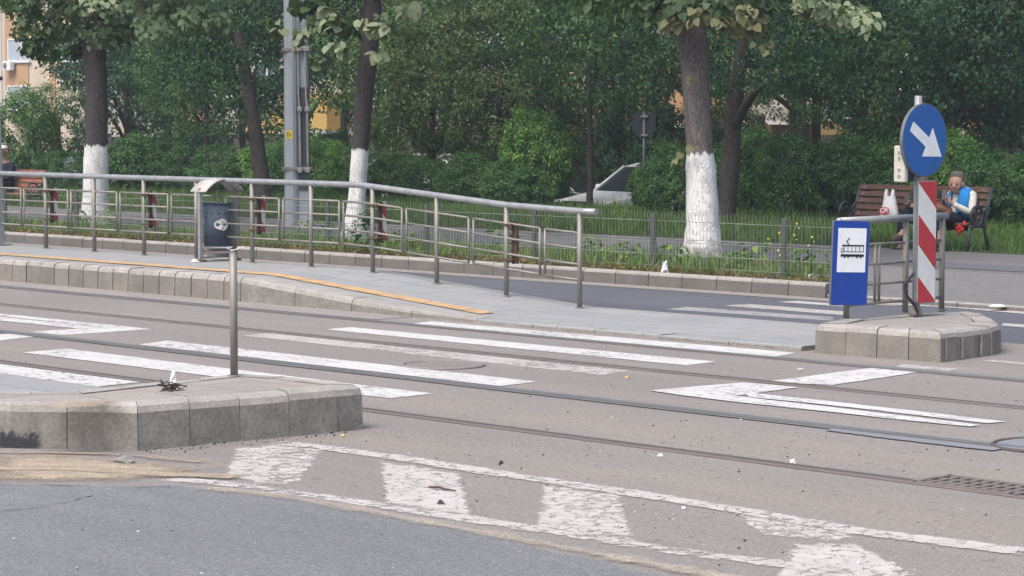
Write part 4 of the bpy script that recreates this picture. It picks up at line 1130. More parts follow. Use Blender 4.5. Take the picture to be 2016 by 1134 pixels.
def seated(label, s, n, z, o):
    """o: dict of options, local frame x along the bench to the right, y away, z up"""
    t = thing('person', label, 'person', s, n, z)
    sc = o.get('sc', .93); q = lambda p, r: (p[0] * sc, p[1] * sc, p[2] * sc + o.get('lift', 0), r * sc)
    lean = o.get('lean', 0); hd = Vector(o['head']); fw = Vector(o['look']).normalized()
    pel, sp1, ch, nk = (0, .0, .50), (0, .05 - lean * .2, .64), (0, .10 - lean * .6, .82), (0, .09 - lean, .955)
    J = o['arms']; Lg = o['legs']
    up = Vector((0, 0, 1)); rt = fw.cross(up).normalized(); hu = rt.cross(fw)
    hs = o.get('hs', 1.08); hp = lambda a, b, c_: tuple(hd + (rt * a + fw * b + hu * c_) * hs)
    torso = [q(pel, .135), q(sp1, .12), q(ch, .135), q(nk, .052)]
    body = (list(torso), [(0, 1), (1, 2), (2, 3)])
    hd_pts = [q(hp(0, .012, -.078), .054 * hs), q(hp(0, .022, -.045), .068 * hs), q(hp(0, .008, .0), .083 * hs), q(hp(0, -.008, .055), .084 * hs), q(hp(0, -.012, .10), .055 * hs)]
    chains_ = [(3, hd_pts)]
    V, E = merge(body, *chains_)
    nose_at = len(torso) + 2
    V.append(q(hp(0, .106, -.016), .018)); E.append((nose_at, len(V) - 1))
    for side in ('l', 'r'):
        sh, el, wr = J[side]; base = len(V)
        for p, r in ((sh, .060), (el, .044), (wr, .028)):
            V.append(q(p, r)); E.append((2 if p is sh else len(V) - 2, len(V) - 1))
        hip, kn, an, toe = Lg[side]
        for p, r in ((hip, .095), (kn, .062), (an, .040), (toe, .036)):
            V.append(q(p, r)); E.append((0 if p is hip else len(V) - 2, len(V) - 1))
        hv, he = hand(t, V[base + 2][:3], Vector(V[base + 2][:3]) + Vector(o['hand'][side]), (0, 0, 1), o['thumb'][side], M['skin'], o.get('curl', .6), sc)
        b0 = len(V); V += hv[1:]; E.append((base + 2, b0))
        E += [(a - 1 + b0, b - 1 + b0) for a, b in he if a > 0]
    skin_obj('body', V, E, M['skin'], t)
    # clothes
    top = o['top']; g = .014
    cv = [q(sp1, .12 + g), q(pel, .135 + g), q(ch, .138 + g), q((nk[0], nk[1] + .005, nk[2] - .015), .066)]; ce = [(0, 1), (0, 2), (2, 3)]
    for side in ('l', 'r'):
        sh, el, wr = J[side]; wr2 = tuple(Vector(el).lerp(Vector(wr), .93))
        for p, r in ((sh, .072), (el, .057), (wr2, .040)):
            cv.append(q(p, r)); ce.append((2 if p is sh else len(cv) - 2, len(cv) - 1))
    skin_obj(o['top_name'], cv, ce, top, t)
    if 'vest' in o:
        vv = [q(sp1, .168), q(pel, .172), q((ch[0], ch[1], ch[2]), .180), q((nk[0], nk[1] + .012, nk[2] - .03), .095)]; ve = [(0, 1), (0, 2), (2, 3)]
        for side in ('l', 'r'):
            sh = Vector(J[side][0]); c_ = Vector(ch); vv.append(q(tuple(c_.lerp(sh, 1.12) + Vector((0, 0, .012))), .118)); ve.append((2, len(vv) - 1))
        ob = skin_obj('vest', vv, ve, o['vest'], t, sub=3)
        # the vest hangs open: cut its front away along the middle
        me = ob.data; fx = o.get('open_x', .05) * sc
        import bmesh as _b
        bm = _b.new(); bm.from_mesh(me)
        kill = [f for f in bm.faces if abs(f.calc_center_median().x - fx) < .058 * sc and f.normal.y < -.2]
        _b.ops.delete(bm, geom=kill, context='FACES'); bm.to_mesh(me); bm.free()
        so = ob.modifiers.new('thick', 'SOLIDIFY'); so.thickness = .008
    pv = [q(pel, .142)]; pe = []
    for side in ('l', 'r'):
        hip, kn, an, toe = Lg[side]; hem = tuple(Vector(kn).lerp(Vector(an), o.get('hem', .9)))
        for p, r in ((hip, .104), (kn, .076), (hem, .058)):
            pv.append(q(p, r)); pe.append((0 if p is hip else len(pv) - 2, len(pv) - 1))
    skin_obj('trousers', pv, pe, o['trouser'], t)
    for side in ('l', 'r'):
        hip, kn, an, toe = Lg[side]; a, b = Vector(an), Vector(toe); d = (b - a).normalized()
        heel = a - Vector((d.x, d.y, 0)).normalized() * .035 if abs(d.z) < .8 else a
        heel = heel + Vector((0, 0, -.045))
        skin_obj('shoe', [q(tuple(a + Vector((0, 0, -.005))), .056), q(tuple(heel), .054), q(tuple((a + b) / 2 + Vector((0, 0, -.02))), .056), q(tuple(b), .056), q(tuple(b + d * .07), .044)], [(0, 1), (0, 2), (2, 3), (3, 4)], o['shoe'], t)
    # hair
    if o.get('hair'):
        skin_obj('hair', [q(hp(0, -.030, .055), .092 * hs * 1.06), q(hp(0, -.015, .105), .070 * hs * 1.06), q(hp(0, .045, .098), .050 * hs * 1.06), q(hp(.05, .02, .075), .045 * hs * 1.06), q(hp(-.05, .02, .075), .045 * hs * 1.06), q(hp(0, -.06, .0), .070 * hs * 1.06), q(hp(.055, -.03, .0), .036 * hs * 1.06), q(hp(-.055, -.03, .0), .036 * hs * 1.06)],
                 [(0, 1), (1, 2), (0, 3), (0, 4), (0, 5), (5, 6), (5, 7)], o['hair'], t)
    hc = q(hp(0, 0, .0), 1)[:3]
    face(t, hc, fw, LIP, sc * hs)
    return t, q
vest = M_simple('vest_blue', (.012, .20, .50), (.01, .15, .40), 9, .7, 0, .2, .3)
cream = M_simple('cream_knit', (.66, .63, .55), (.54, .51, .45), 40, .95, 0, .4, .1)
navy = M_simple('navy_trousers', (.010, .012, .022), (.016, .018, .028), 14, .85, 0, .2, .2)
charcoal = M_simple('charcoal_jacket', (.045, .045, .048), (.03, .03, .032), 14, .9, 0, .3, .15)
blackshoe = M_simple('black_shoe', (.018, .018, .02), (.03, .03, .032), 14, .5, 0, .1, .4)
brownshoe = M_simple('brown_shoe', (.12, .085, .06), (.03, .025, .022), 5, .7, 0, .1, .3)
sW = sN(1888, BN)
woman = dict(sc=.90, hs=1.26, lift=.0, head=(-.03, -.035, 1.005), look=(.34, -.90, -.10), lean=.02, hair=HAIR, top=cream, top_name='sweater', vest=vest, open_x=-.035, trouser=navy, shoe=blackshoe, hem=.72,
    arms={'l': ((-.185, .07, .86), (-.235, -.10, .64), (-.06, -.30, .77)), 'r': ((.185, .07, .86), (.25, -.05, .60), (.07, -.30, .75))},
    hand={'l': (.04, -.05, .05), 'r': (-.05, -.03, .06)}, thumb={'l': (.1, .1, 1), 'r': (-.1, .1, 1)},
    legs={'l': ((-.09, -.02, .49), (-.06, -.49, .50), (.03, -.52, .10), (.02, -.63, .05)), 'r': ((.09, -.02, .49), (.06, -.49, .54), (.11, -.60, .24), (.10, -.70, .16))})
wt, wq = seated('person in a blue vest and cream sweater looking at a phone on the bench', sW, BN - .02, bz - .005, woman)
collar = MB(); c_ = Vector(wq((0, .06, .95), 1)[:3])
collar.tube([c_ + Vector((.062 * math.cos(a), .055 * math.sin(a), .012 * math.sin(a))) for a in [i * math.pi / 8 for i in range(16)]], .022, 8, closed=True)
collar.build('collar', vest, wt)
sc1 = MB(); a_ = Vector(wq((-.01, -.045, .93), 1)[:3]); sc1.sphere(a_, (.035, .025, .045), 0, 10, 6); sc1.build('scarf', navy, wt)
# phone held in her hands
ph_ = Vector(wq((.0, -.355, .86), 1)[:3])
pho = thing('phone', 'dark phone held up by the person in the blue vest', 'phone', sW, BN - .02, bz - .005)
MB().box(ph_, (.075, .012, .145), M=Matrix.Rotation(.5, 3, 'Z') @ Matrix.Rotation(-.5, 3, 'X'), ch=.004).build('case', M['black'], pho)
# brown handbag in her lap
hbag = thing('handbag', 'brown leather handbag lying on the lap of the person in blue', 'handbag', sW, BN, bz)
leather = M_simple('brown_leather', (.17, .075, .035), (.11, .05, .025), 7, .55, 0, .2, .4)
hm = MB(); hm.sphere((-.10, -.27, .56), (.175, .10, .115), 0, 16, 9, Matrix.Rotation(.25, 3, 'Y')); hm.build('bag_body', leather, hbag)
MB().sphere((-.10, -.30, .60), (.145, .085, .075), 0, 14, 7, Matrix.Rotation(.25, 3, 'Y')).build('flap', leather, hbag)
MB().tube(smooth_pts([(-.22, -.27, .60), (-.15, -.33, .70), (.0, -.32, .68), (.04, -.28, .56)]), .009, 6).build('strap', leather, hbag)
# red cloth flower / toy on the seat edge
rd = thing('red_ribbon', 'small red cloth ribbon hanging over the front edge of the bench', 'ribbon', sN(1893, BN - .25), BN - .25, bz + .38)
rmb = MB(); rg = random.Random(3)
for i in range(7):
    a = i * .9; rmb.sphere((.05 * math.cos(a) * (1 + .5 * (i % 2)), -.03 + .02 * math.sin(a), .02 + .03 * math.sin(a * 1.7) - .012 * i), (.035, .02, .022), 0, 8, 5, Matrix.Rotation(a, 3, 'Y'))
rmb.tube([(0, -.03, 0), (-.02, -.04, -.06), (-.015, -.04, -.12)], [.02, .018, .022], 8)
rmb.build('cloth', M_simple('red_cloth', (.50, .02, .02), (.36, .015, .015), 14, .7, 0, .2), rd)
# second person, mostly behind the striped panel
sM = sN(1822, BN)
man = dict(sc=.92, lift=0, head=(.02, -.10, 1.085), look=(-.25, -.8, -.5), lean=.14, hair=HAIR, top=charcoal, top_name='jacket', trouser=navy, shoe=brownshoe, hem=.93,
    arms={'l': ((-.19, .0, .84), (-.20, -.16, .60), (.02, -.38, .66)), 'r': ((.20, .0, .84), (.26, -.16, .58), (.16, -.38, .64))},
    hand={'l': (-.0, -.06, .05), 'r': (-.05, -.05, .04)}, thumb={'l': (.2, 0, 1), 'r': (-.2, 0, 1)},
    legs={'l': ((-.09, -.04, .48), (.02, -.48, .60), (.06, -.60, .30), (.0, -.71, .22)), 'r': ((.09, -.04, .48), (-.03, -.50, .51), (-.02, -.54, .09), (-.06, -.65, .045))})
mt, mq = seated('person in a charcoal jacket sitting cross legged behind the striped panel', sM, BN - .02, bz, man)
pm = Vector(mq((.02, -.46, .745), 1)[:3])
pho2 = thing('phone', 'black phone held by the person in the charcoal jacket', 'phone', sM, BN - .02, bz)
MB().box(pm, (.085, .014, .14), M=Matrix.Rotation(.4, 3, 'Z') @ Matrix.Rotation(-.6, 3, 'X'), ch=.004).build('case', M['black'], pho2)
# white carrier bag
sB = sN(1752, BN - .02)
cbg = thing('carrier_bag', 'white plastic carrier bag with red and black lettering on the bench', 'shopping bag', sB, BN - .04, bz + .412)
cm = MB(); rg = random.Random(9); K = 18; rows = []
for j, (z, w, d) in enumerate(((0, .12, .08), (.05, .14, .095), (.14, .125, .085), (.24, .10, .065), (.31, .082, .045))):
    rows.append([(w * math.cos(2 * math.pi * q / K) * (1 + rg.uniform(-.07, .07)), d * math.sin(2 * math.pi * q / K) * (1 + rg.uniform(-.12, .12)), z) for q in range(K)])
cm.add([p for r_ in rows for p in r_], [(j * K + q, j * K + (q + 1) % K, (j + 1) * K + (q + 1) % K, (j + 1) * K + q) for j in range(4) for q in range(K)] + [tuple(range(K))[::-1]], 0, True)
cm.build('bag_body', M['litterwhite'], cbg)
for sx in (-.055, .05):
    hh = MB(); hh.add([(sx - .028, -.03, .29), (sx + .028, -.03, .29), (sx + .022, -.01, .40), (sx - .016, -.01, .40), (sx - .028, .01, .29), (sx + .028, .01, .29), (sx + .022, .006, .40), (sx - .016, .006, .40)], [(0, 1, 2, 3), (5, 4, 7, 6), (1, 5, 6, 2), (4, 0, 3, 7), (3, 2, 6, 7)])
    hh.build('handle', M['litterwhite'], cbg)
def text_mesh(txt, size, mat, name, parent, Mx, O, extr=.0008):
    cu = bpy.data.curves.new(name, 'FONT'); cu.body = txt; cu.size = size; cu.align_x = 'CENTER'; cu.align_y = 'CENTER'; cu.extrude = extr; cu.offset = size * .02
    o = bpy.data.objects.new(name + '_t', cu); COL.objects.link(o)
    dg = bpy.context.evaluated_depsgraph_get(); dg.update()
    me = bpy.data.meshes.new_from_object(o.evaluated_get(dg)); bpy.data.objects.remove(o)
    me.transform(Matrix.Translation(O) @ Mx.to_4x4()); me.materials.clear(); me.materials.append(mat); me.name = name
    return link(name, me, parent)
BM_ = Matrix((Vector((1, 0, 0)), Vector((0, 0, 1)), Vector((0, -1, 0)))).transposed()
red2 = M_flat('print_red', (.55, .05, .04), .6)
MB().prism([(.085 * math.cos(a) , .045 * math.sin(a) * (1 if math.sin(a) > 0 else 1.2)) for a in [i * math.pi / 9 for i in range(18)]], 0, .001, 0, None, BM_ @ Matrix.Rotation(.2, 3, 'Z'), Vector((.0, -.126, .125))).build('print', red2, cbg)
text_mesh('CM', .085, M['signwhite'], 'lettering', cbg, BM_ @ Matrix.Rotation(.15, 3, 'Z'), Vector((0, -.129, .125)))
MB().prism([(-.07, -.008), (.07, -.002), (.075, .004), (-.06, .002)], 0, .001, 0, None, BM_, Vector((0, -.124, .055))).build('print', M['black'], cbg)
# third person: white cap, at the far left
n3 = 26.55
s3 = sN(13, n3)
capm = M_simple('white_cloth', (.66, .64, .60), (.52, .50, .47), 12, .9, 0, .2)
third = dict(sc=1.0, lift=.0, head=(.02, -.03, 1.17), look=(.25, -.9, -.2), lean=.06, hair=HAIR, top=navy, top_name='jacket', trouser=navy, shoe=blackshoe,
    arms={'l': ((-.2, .05, .9), (-.26, -.08, .65), (-.12, -.30, .60)), 'r': ((.2, .05, .9), (.26, -.08, .65), (.12, -.30, .60))}, hand={'l': (.03, -.07, 0), 'r': (-.03, -.07, 0)}, thumb={'l': (1, 0, .3), 'r': (-1, 0, .3)},
    legs={'l': ((-.09, -.02, .49), (-.12, -.48, .50), (-.12, -.50, .09), (-.13, -.62, .045)), 'r': ((.09, -.02, .49), (.12, -.48, .50), (.12, -.50, .09), (.13, -.62, .045))})
t3, q3 = seated('person in dark clothes and a white cap at the left edge', s3, n3, -.02, third)
cp_ = Vector(q3((.02, -.04, 1.235), 1)[:3])
cpm = MB(); cpm.sphere(cp_, (.098, .104, .062), 0, 14, 8); cpm.prism([(.02 + .085 * math.cos(a), -.06 - .13 * abs(math.sin(a))) for a in [math.pi + i * math.pi / 10 for i in range(11)]], -.02, -.008, 0, None, None, cp_); cpm.build('cap', capm, t3)

# ------------------------------------------------------------------ parked cars beyond the lawn
glass = M_flat('car_glass', (.02, .028, .032), .15, 0, .35)
tyre = M_flat('tyre_rubber', (.02, .02, .022), .85)
def make_car(label, px, py, D, paint_m, rot, zb):
    s, n, z = PD(px, py, D)
    t = thing('parked_car', label, 'car', s, n, zb, rot)
    Lc, Wc = 4.1, 1.7
    prof = [(-2.05, .35), (-2.02, .62), (-1.75, .76), (-.98, .90), (-.90, .92), (1.75, .93), (1.98, .88), (2.05, .6), (2.03, .35)]
    def loft(pr, w0, w1, zc):
        mb = MB(); secs = []
        for yy, k in ((-1, .9), (-.92, 1), (.92, 1), (1, .9)):
            secs.append([(x * (1 if abs(yy) < .95 else .985), yy * Wc / 2 * w0 if z < zc else yy * Wc / 2 * (w0 + (w1 - w0) * (z - zc) / .55), z) for x, z in pr])
        k = len(pr); vs = [p for s_ in secs for p in s_]
        fs = [(a * k + i, a * k + (i + 1) % k, (a + 1) * k + (i + 1) % k, (a + 1) * k + i) for a in range(3) for i in range(k)]
        fs += [tuple(range(k))[::-1], tuple(3 * k + i for i in range(k))]
        mb.add(vs, fs, 0, False); return mb
    b = loft(prof, 1, 1, 9).build('body', paint_m, t, bevel=.04)
    cab = [(-.95, .90), (-.30, 1.38), (.0, 1.45), (1.0, 1.44), (1.55, 1.2), (1.85, .92)]
    c = loft(cab, .97, .74, .92); c.build('cabin', glass, t, bevel=.02)
    roof = [(-.32, 1.385), (0, 1.455), (1.0, 1.448), (1.5, 1.25), (1.46, 1.23), (1.0, 1.42), (0, 1.43), (-.30, 1.37)]
    loft(roof, .97, .745, .92).build('roof', paint_m, t)
    for sy in (-1, 1):
        for a_, b_, r_ in (((-.95, sy * .80, .91), (-.31, sy * .655, 1.39), .028), ((.35, sy * .82, .91), (.32, sy * .64, 1.44), .03), ((1.8, sy * .79, .92), (1.40, sy * .66, 1.30), .045)):
            MB().tube([a_, b_], r_, 6).build('pillar', paint_m, t)
    for x in (-1.3, 1.25):
        for sy in (-1, 1):
            w = MB(); w.tube([(x, sy * .86, .31), (x, sy * .66, .31)], .31, 20); wo = w.build('wheel', tyre, t)
            MB().tube([(x, sy * .868, .31), (x, sy * .85, .31)], .20, 16).build('rim', M['galv'], wo)
    for sy in (-1, 1): MB().sphere((-1.93, sy * .62, .70), (.12, .16, .07), 0, 10, 6).build('headlight', M['litterwhite'], t)
    for sy in (-1, 1): MB().box((-.72, sy * .95, .98), (.10, .18, .11), ch=.03).build('mirror', paint_m, t)
    MB().box((-1.93, 0, .70), (.12, .8, .07), ch=.01).build('grille', M['black'], t)
    return t
carwhite = M_simple('car_paint_white', (.70, .71, .72), (.62, .63, .64), 2, .25, 0, .02, .5)
cardark = M_simple('car_paint_dark', (.02, .035, .04), (.025, .035, .04), 2, .25, 0, .02, .5)
make_car('white car parked behind the shrubs with its windscreen showing', 1292, 400, 49.0, carwhite, math.radians(80), -.56)
make_car('dark car parked left of the white car behind the thin trunk', 1085, 400, 51, cardark, math.radians(200), -.60)
make_car('white car glimpsed behind the hedge near the leaning white trunk', 800, 352, 58, carwhite, math.radians(20), -.5)

# ------------------------------------------------------------------ manholes, grate
s0, n0 = P(873, 720)
mh = thing('manhole_cover', 'round patterned manhole cover in the middle of the crossing', 'manhole cover', s0, n0, .002)
iron2 = M_simple('road_iron', (.225, .207, .198), (.195, .18, .174), 9, .8, .0, .2, .2)
mm = MB(); mm.tube([(0, 0, -.01), (0, 0, .006)], .285, 40); mm.build('lid', iron2, mh)
ring = MB(); ring.tube([(.305 * math.cos(a), .305 * math.sin(a), .003) for a in [i * math.pi / 20 for i in range(40)]], .011, 6, closed=True); ring.build('frame', iron2, mh)
kn = MB()
for i in range(-6, 7):
    for j in range(-6, 7):
        if math.hypot(i, j) < 6.2: kn.box((i * .042, j * .042, .0065), (.028, .016, .003), rz=.6 if (i + j) % 2 else -.9)
kn.build('tread', iron2, mh)
q = [P(1870, 957), P(1903, 948), P(1990, 958), P(1958, 971)]
s0, n0 = sum(p[0] for p in q) / 4, sum(p[1] for p in q) / 4
gr = thing('drain_grate', 'rusty slotted drain grate touching the nearest tram rail', 'drain grate', s0, n0, .002)
MB().box((0, 0, .0), (.62, .33, .004)).build('pit', M_flat('grate_pit', (.075, .066, .062), .9), gr)
gm = MB()
for x in (-.30, .30): gm.box((x, 0, .006), (.035, .33, .014))
for y in (-.15, .15): gm.box((0, y, .0065), (.60, .03, .013))
for i in range(1, 9): gm.box((-.30 + i * .0667, 0, .0055), (.026, .30, .010))
for y in (-.05, .05): gm.box((0, y, .0050), (.60, .02, .010))
gm.build('bars', M_simple('grate_iron', (.20, .17, .155), (.16, .135, .125), 9, .8, .2, .3), gr)
q = [P(1985, 870), P(2060, 880)]
mh2 = thing('manhole_cover', 'plain dark manhole cover cut by the right edge of the photo', 'manhole cover', q[0][0] + .28, q[0][1], .002)
MB().tube([(0, 0, -.01), (0, 0, .006)], .30, 36).build('lid', M['tar'], mh2)
MB().tube([(.32 * math.cos(a), .32 * math.sin(a), .003) for a in [i * math.pi / 20 for i in range(40)]], .012, 6, closed=True).build('frame', M['groove'], mh2)

# ------------------------------------------------------------------ litter
def rag(name, label, px, py, w, h, mat, seed, z=0.0, cat='litter', group=None, flat=False):
    rg = random.Random(seed); s, n = P(px, py, z); mb = MB(); k = 7
    rows = []
    for j in range(4):
        t = j / 3; rr = w * (.5 if j == 0 else .5 * (1 - t * .5)) * (1.0)
        rows.append([(rr * math.cos(2 * math.pi * q / k + j * .4) * rg.uniform(.6, 1.3), rr * .7 * math.sin(2 * math.pi * q / k + j * .4) * rg.uniform(.6, 1.3), h * t * rg.uniform(.7, 1.2)) for q in range(k)])
    vs = [p for r in rows for p in r]
    fs = [(j * k + q, j * k + (q + 1) % k, (j + 1) * k + (q + 1) % k, (j + 1) * k + q) for j in range(3) for q in range(k)] + [tuple(3 * k + q for q in range(k))]
    mb.add(vs, fs); o = mb.build(name, mat); o.location = W(s, n, z + .003); o.rotation_euler = (0, 0, TH + rg.random() * 6)
    props(o, label, cat, group); return o
yl = M_flat('yellow_scrap', (.62, .42, .10), .6); pale = M_flat('paper_scrap', (.60, .60, .58), .8)
rag('crumpled_tissue', 'crumpled white tissue on the near kerb island beside the broken post', 341, 757, .055, .075, M['litterwhite'], 2, zn)
rag('broken_stone', 'flat grey broken stone in the sand below the near island', 245, 912, .13, .045, M['stone'], 5, cat='stone')
rag('plastic_bag', 'small white plastic bag lying on the far kerb by a fence post', 1309, 539, .12, .12, M['litterwhite'], 6, .13)
rag('plastic_bag', 'white plastic scrap at the end of the verge left of the tram sign', 1597, 549, .13, .05, M['litterwhite'], 8, .13)
rag('plastic_bag', 'white crumpled wrapper at the foot of the litter bin', 384, 516, .10, .03, M['litterwhite'], 9, .25)
rag('yellow_scrap', 'yellow scrap on the asphalt between the zebra end and stop line', 1234, 745, .035, .012, yl, 10)
rag('yellow_scrap', 'yellow scrap on the asphalt in front of the near island', 675, 859, .030, .01, yl, 11)
rag('paper_scrap', 'white scrap lying against the nearest tram rail', 1560, 914, .04, .025, M['litterwhite'], 12)
rag('paper_scrap', 'flat pale scrap between the two far tram rails near the stop line', 1577, 728, .06, .006, pale, 13)
rag('bottle_top', 'dark bottle cap on the asphalt above the middle chevron', 987, 913, .035, .014, M['litterdark'], 14)
rag('bottle_top', 'black plastic piece on the chevron bar nearest the centre', 868, 993, .04, .018, M['litterdark'], 15)
rag('paper_scrap', 'pale translucent scrap beside the rail right of centre', 1300, 899, .05, .012, pale, 16)
rag('paper_scrap', 'pale scrap below the outer chevron line', 1346, 1002, .04, .01, pale, 17)
rag('paper_scrap', 'pale scrap on the plaza beside the end of the railing', 1965, 604, .20, .02, pale, 18, .04)
tw = thing('twig', 'dry brown twig lying on the middle chevron bar', 'twig', *P(868, 966), .006, 0)
MB().tube([(-.09, .0, .004), (-.02, .008, .008), (.04, -.004, .006), (.10, .01, .004)], [.004, .006, .005, .003], 6).build('stick', M['rust'], tw)
tw2 = thing('twig_pile', 'small heap of dry twigs and leaves under the white tissue', 'twigs', *P(338, 767, zn), zn)
tmb = MB(); rg = random.Random(8)
for i in range(34):
    a = rg.random() * 6.28; r = rg.random() * .07; c = Vector((r * math.cos(a), r * math.sin(a), rg.uniform(.0, .035))); d = Vector((rg.uniform(-1, 1), rg.uniform(-1, 1), rg.uniform(-.3, .4))).normalized() * rg.uniform(.02, .07)
    tmb.tube([c - d, c + d], rg.uniform(.0015, .004), 4)
tmb.build('sticks', M['darkwood'], tw2)
# loose grit on the road: too many to count
gm = MB(); rg = random.Random(21)
for i in range(420):
    px_, py_ = rg.uniform(0, 2016), rg.uniform(650, 1134) if rg.random() < .8 else rg.uniform(860, 900)
    s, n = P(px_, py_)
    if n > 14.5 or (n > 7.3 and n < 9.7 and s < -11.0): continue
    r = rg.uniform(.0025, .007) * (1.7 if rg.random() < .05 else 1); gm.sphere((s, n, r * .5), (r * rg.uniform(.7, 1.4), r, r * .6), rg.choice((0, 0, 1, 2)), 5, 3)
for i in range(110):
    t = rg.random(); e = P(272 + (664 - 272) * t, 889 - 38 * t); gm.sphere((e[0] + rg.uniform(-.02, .13), e[1] + rg.uniform(-.1, .1), .003), rg.uniform(.002, .009), rg.choice((0, 1, 1)), 5, 3)
struct('grit', gm, [M['litterdark'], M['stone'], pale], kind='stuff')
# ================================================================== VEGETATION
def leaf_mesh(name, pos, nrm, tip, size, mats, mat_idx=None, shape='rhomb', aspect=.55, fold=.12):
    pos = np.asarray(pos, float); N = len(pos)
    nrm = nrm / np.linalg.norm(nrm, axis=1, keepdims=True)
    tip = tip - nrm * np.sum(tip * nrm, axis=1, keepdims=True); tip = tip / np.maximum(np.linalg.norm(tip, axis=1, keepdims=True), 1e-6)
    side = np.cross(nrm, tip); size = np.asarray(size, float)[:, None]
    if shape == 'rhomb': outl = [(0, 0, 0), (.42, .5, 1), (1, 0, -.3), (.42, -.5, 1)]
    elif shape == 'heart': outl = [(.06, 0, 0), (-.03, .24, .5), (.14, .47, 1.0), (.42, .53, 1.0), (.70, .36, .4), (.90, .13, -.3), (1.02, 0, -.9), (.90, -.13, -.3), (.70, -.36, .4), (.42, -.53, 1.0), (.14, -.47, 1.0), (-.03, -.24, .5)]
    elif shape == 'blade': outl = [(0, .5, 0), (0, -.5, 0), (1, 0, 0)]
    k = len(outl); V = np.empty((N, k, 3))
    for j, (a, b, c) in enumerate(outl):
        V[:, j] = pos + tip * (a * size) + side * (b * aspect * size) + nrm * (c * fold * size)
    me = bpy.data.meshes.new(name); me.vertices.add(N * k); me.vertices.foreach_set('co', V.ravel())
    me.loops.add(N * k); me.loops.foreach_set('vertex_index', np.arange(N * k, dtype=np.int32))
    me.polygons.add(N); me.polygons.foreach_set('loop_start', np.arange(0, N * k, k, dtype=np.int32))
    try: me.polygons.foreach_set('loop_total', np.full(N, k, dtype=np.int32))
    except Exception: pass
    for m in (mats if isinstance(mats, (list, tuple)) else [mats]): me.materials.append(m)
    if mat_idx is not None: me.polygons.foreach_set('material_index', np.asarray(mat_idx, dtype=np.int32))
    me.update(calc_edges=True)
    return me
def clump_leaves(rg, cl, per, size, spread=.9, up=.55, droop=.5):
    """cl: (n, 7) clump centre, radius, outward direction -> leaf arrays"""
    cl = np.asarray(cl, float); n = len(cl); tot = n * per
    ci = np.repeat(np.arange(n), per)
    d = rg.normal(size=(tot, 3)); d /= np.linalg.norm(d, axis=1, keepdims=True)
    r = rg.random(tot) ** .45
    pos = cl[ci, :3] + d * (r * cl[ci, 3])[:, None] * np.array([1, 1, .75])
    out = cl[ci, 4:7]
    nr = out * .45 + d * .35 + np.array([0, 0, up]) + rg.normal(size=(tot, 3)) * .38
    tp_ = out * .5 + d * .6 + np.array([0, 0, -droop]) + rg.normal(size=(tot, 3)) * .45
    sz = size * (.6 + .75 * rg.random(tot))
    return pos, nr, tp_, sz
def ellipsoid_clumps(rg, n, c, rad, cr, inner=.35, zmin=-1.0):
    out = []
    lob = rg.normal(size=(9, 3)); lob /= np.linalg.norm(lob, axis=1, keepdims=True); la = rg.uniform(-.25, .28, 9)
    while len(out) < n:
        d = rg.normal(size=3); d /= np.linalg.norm(d)
        if d[2] < zmin: continue
        k = 1 + np.sum(la * np.maximum(0, lob @ d) ** 4)
        r = k * (1 if rg.random() > inner else rg.uniform(.35, .9))
        p = np.array(c) + d * np.array(rad) * r
        out.append([*p, cr * rg.uniform(.6, 1.35), *d])
    return np.array(out)
def trunk_mb(path, radii, rg, seg=14, lump=.06, flare=True):
    mb = MB(); pts = smooth_pts(path, 5); n = len(pts); rr = []
    for i in range(n):
        t = i / (n - 1) * (len(radii) - 1); a = int(min(t, len(radii) - 2)); r = radii[a] + (radii[a + 1] - radii[a]) * (t - a)
        rr.append(r * (1 + rg.uniform(-lump, lump)))
    mb.tube(pts, rr, seg)
    # uneven girth and root flare
    z0 = pts[0].z
    ph = [rg.uniform(0, 6) for _ in range(4)]
    for i, v in enumerate(mb.v):
        k = i // seg; c = pts[min(k, n - 1)]; d = Vector(v) - c; a = math.atan2(d.y, d.x); z = v[2] - z0
        f = 1 + .05 * math.sin(3 * a + ph[0] + z * 1.3) + .035 * math.sin(5 * a + ph[1] - z * 2)
        if flare and z < .45: f += .42 * (1 - z / .45) ** 2 * (1 + .45 * math.sin(5 * a + ph[2]))
        mb.v[i] = tuple(c + d * f)
    return mb

rgN = np.random.default_rng(12); rgP = random.Random(44)
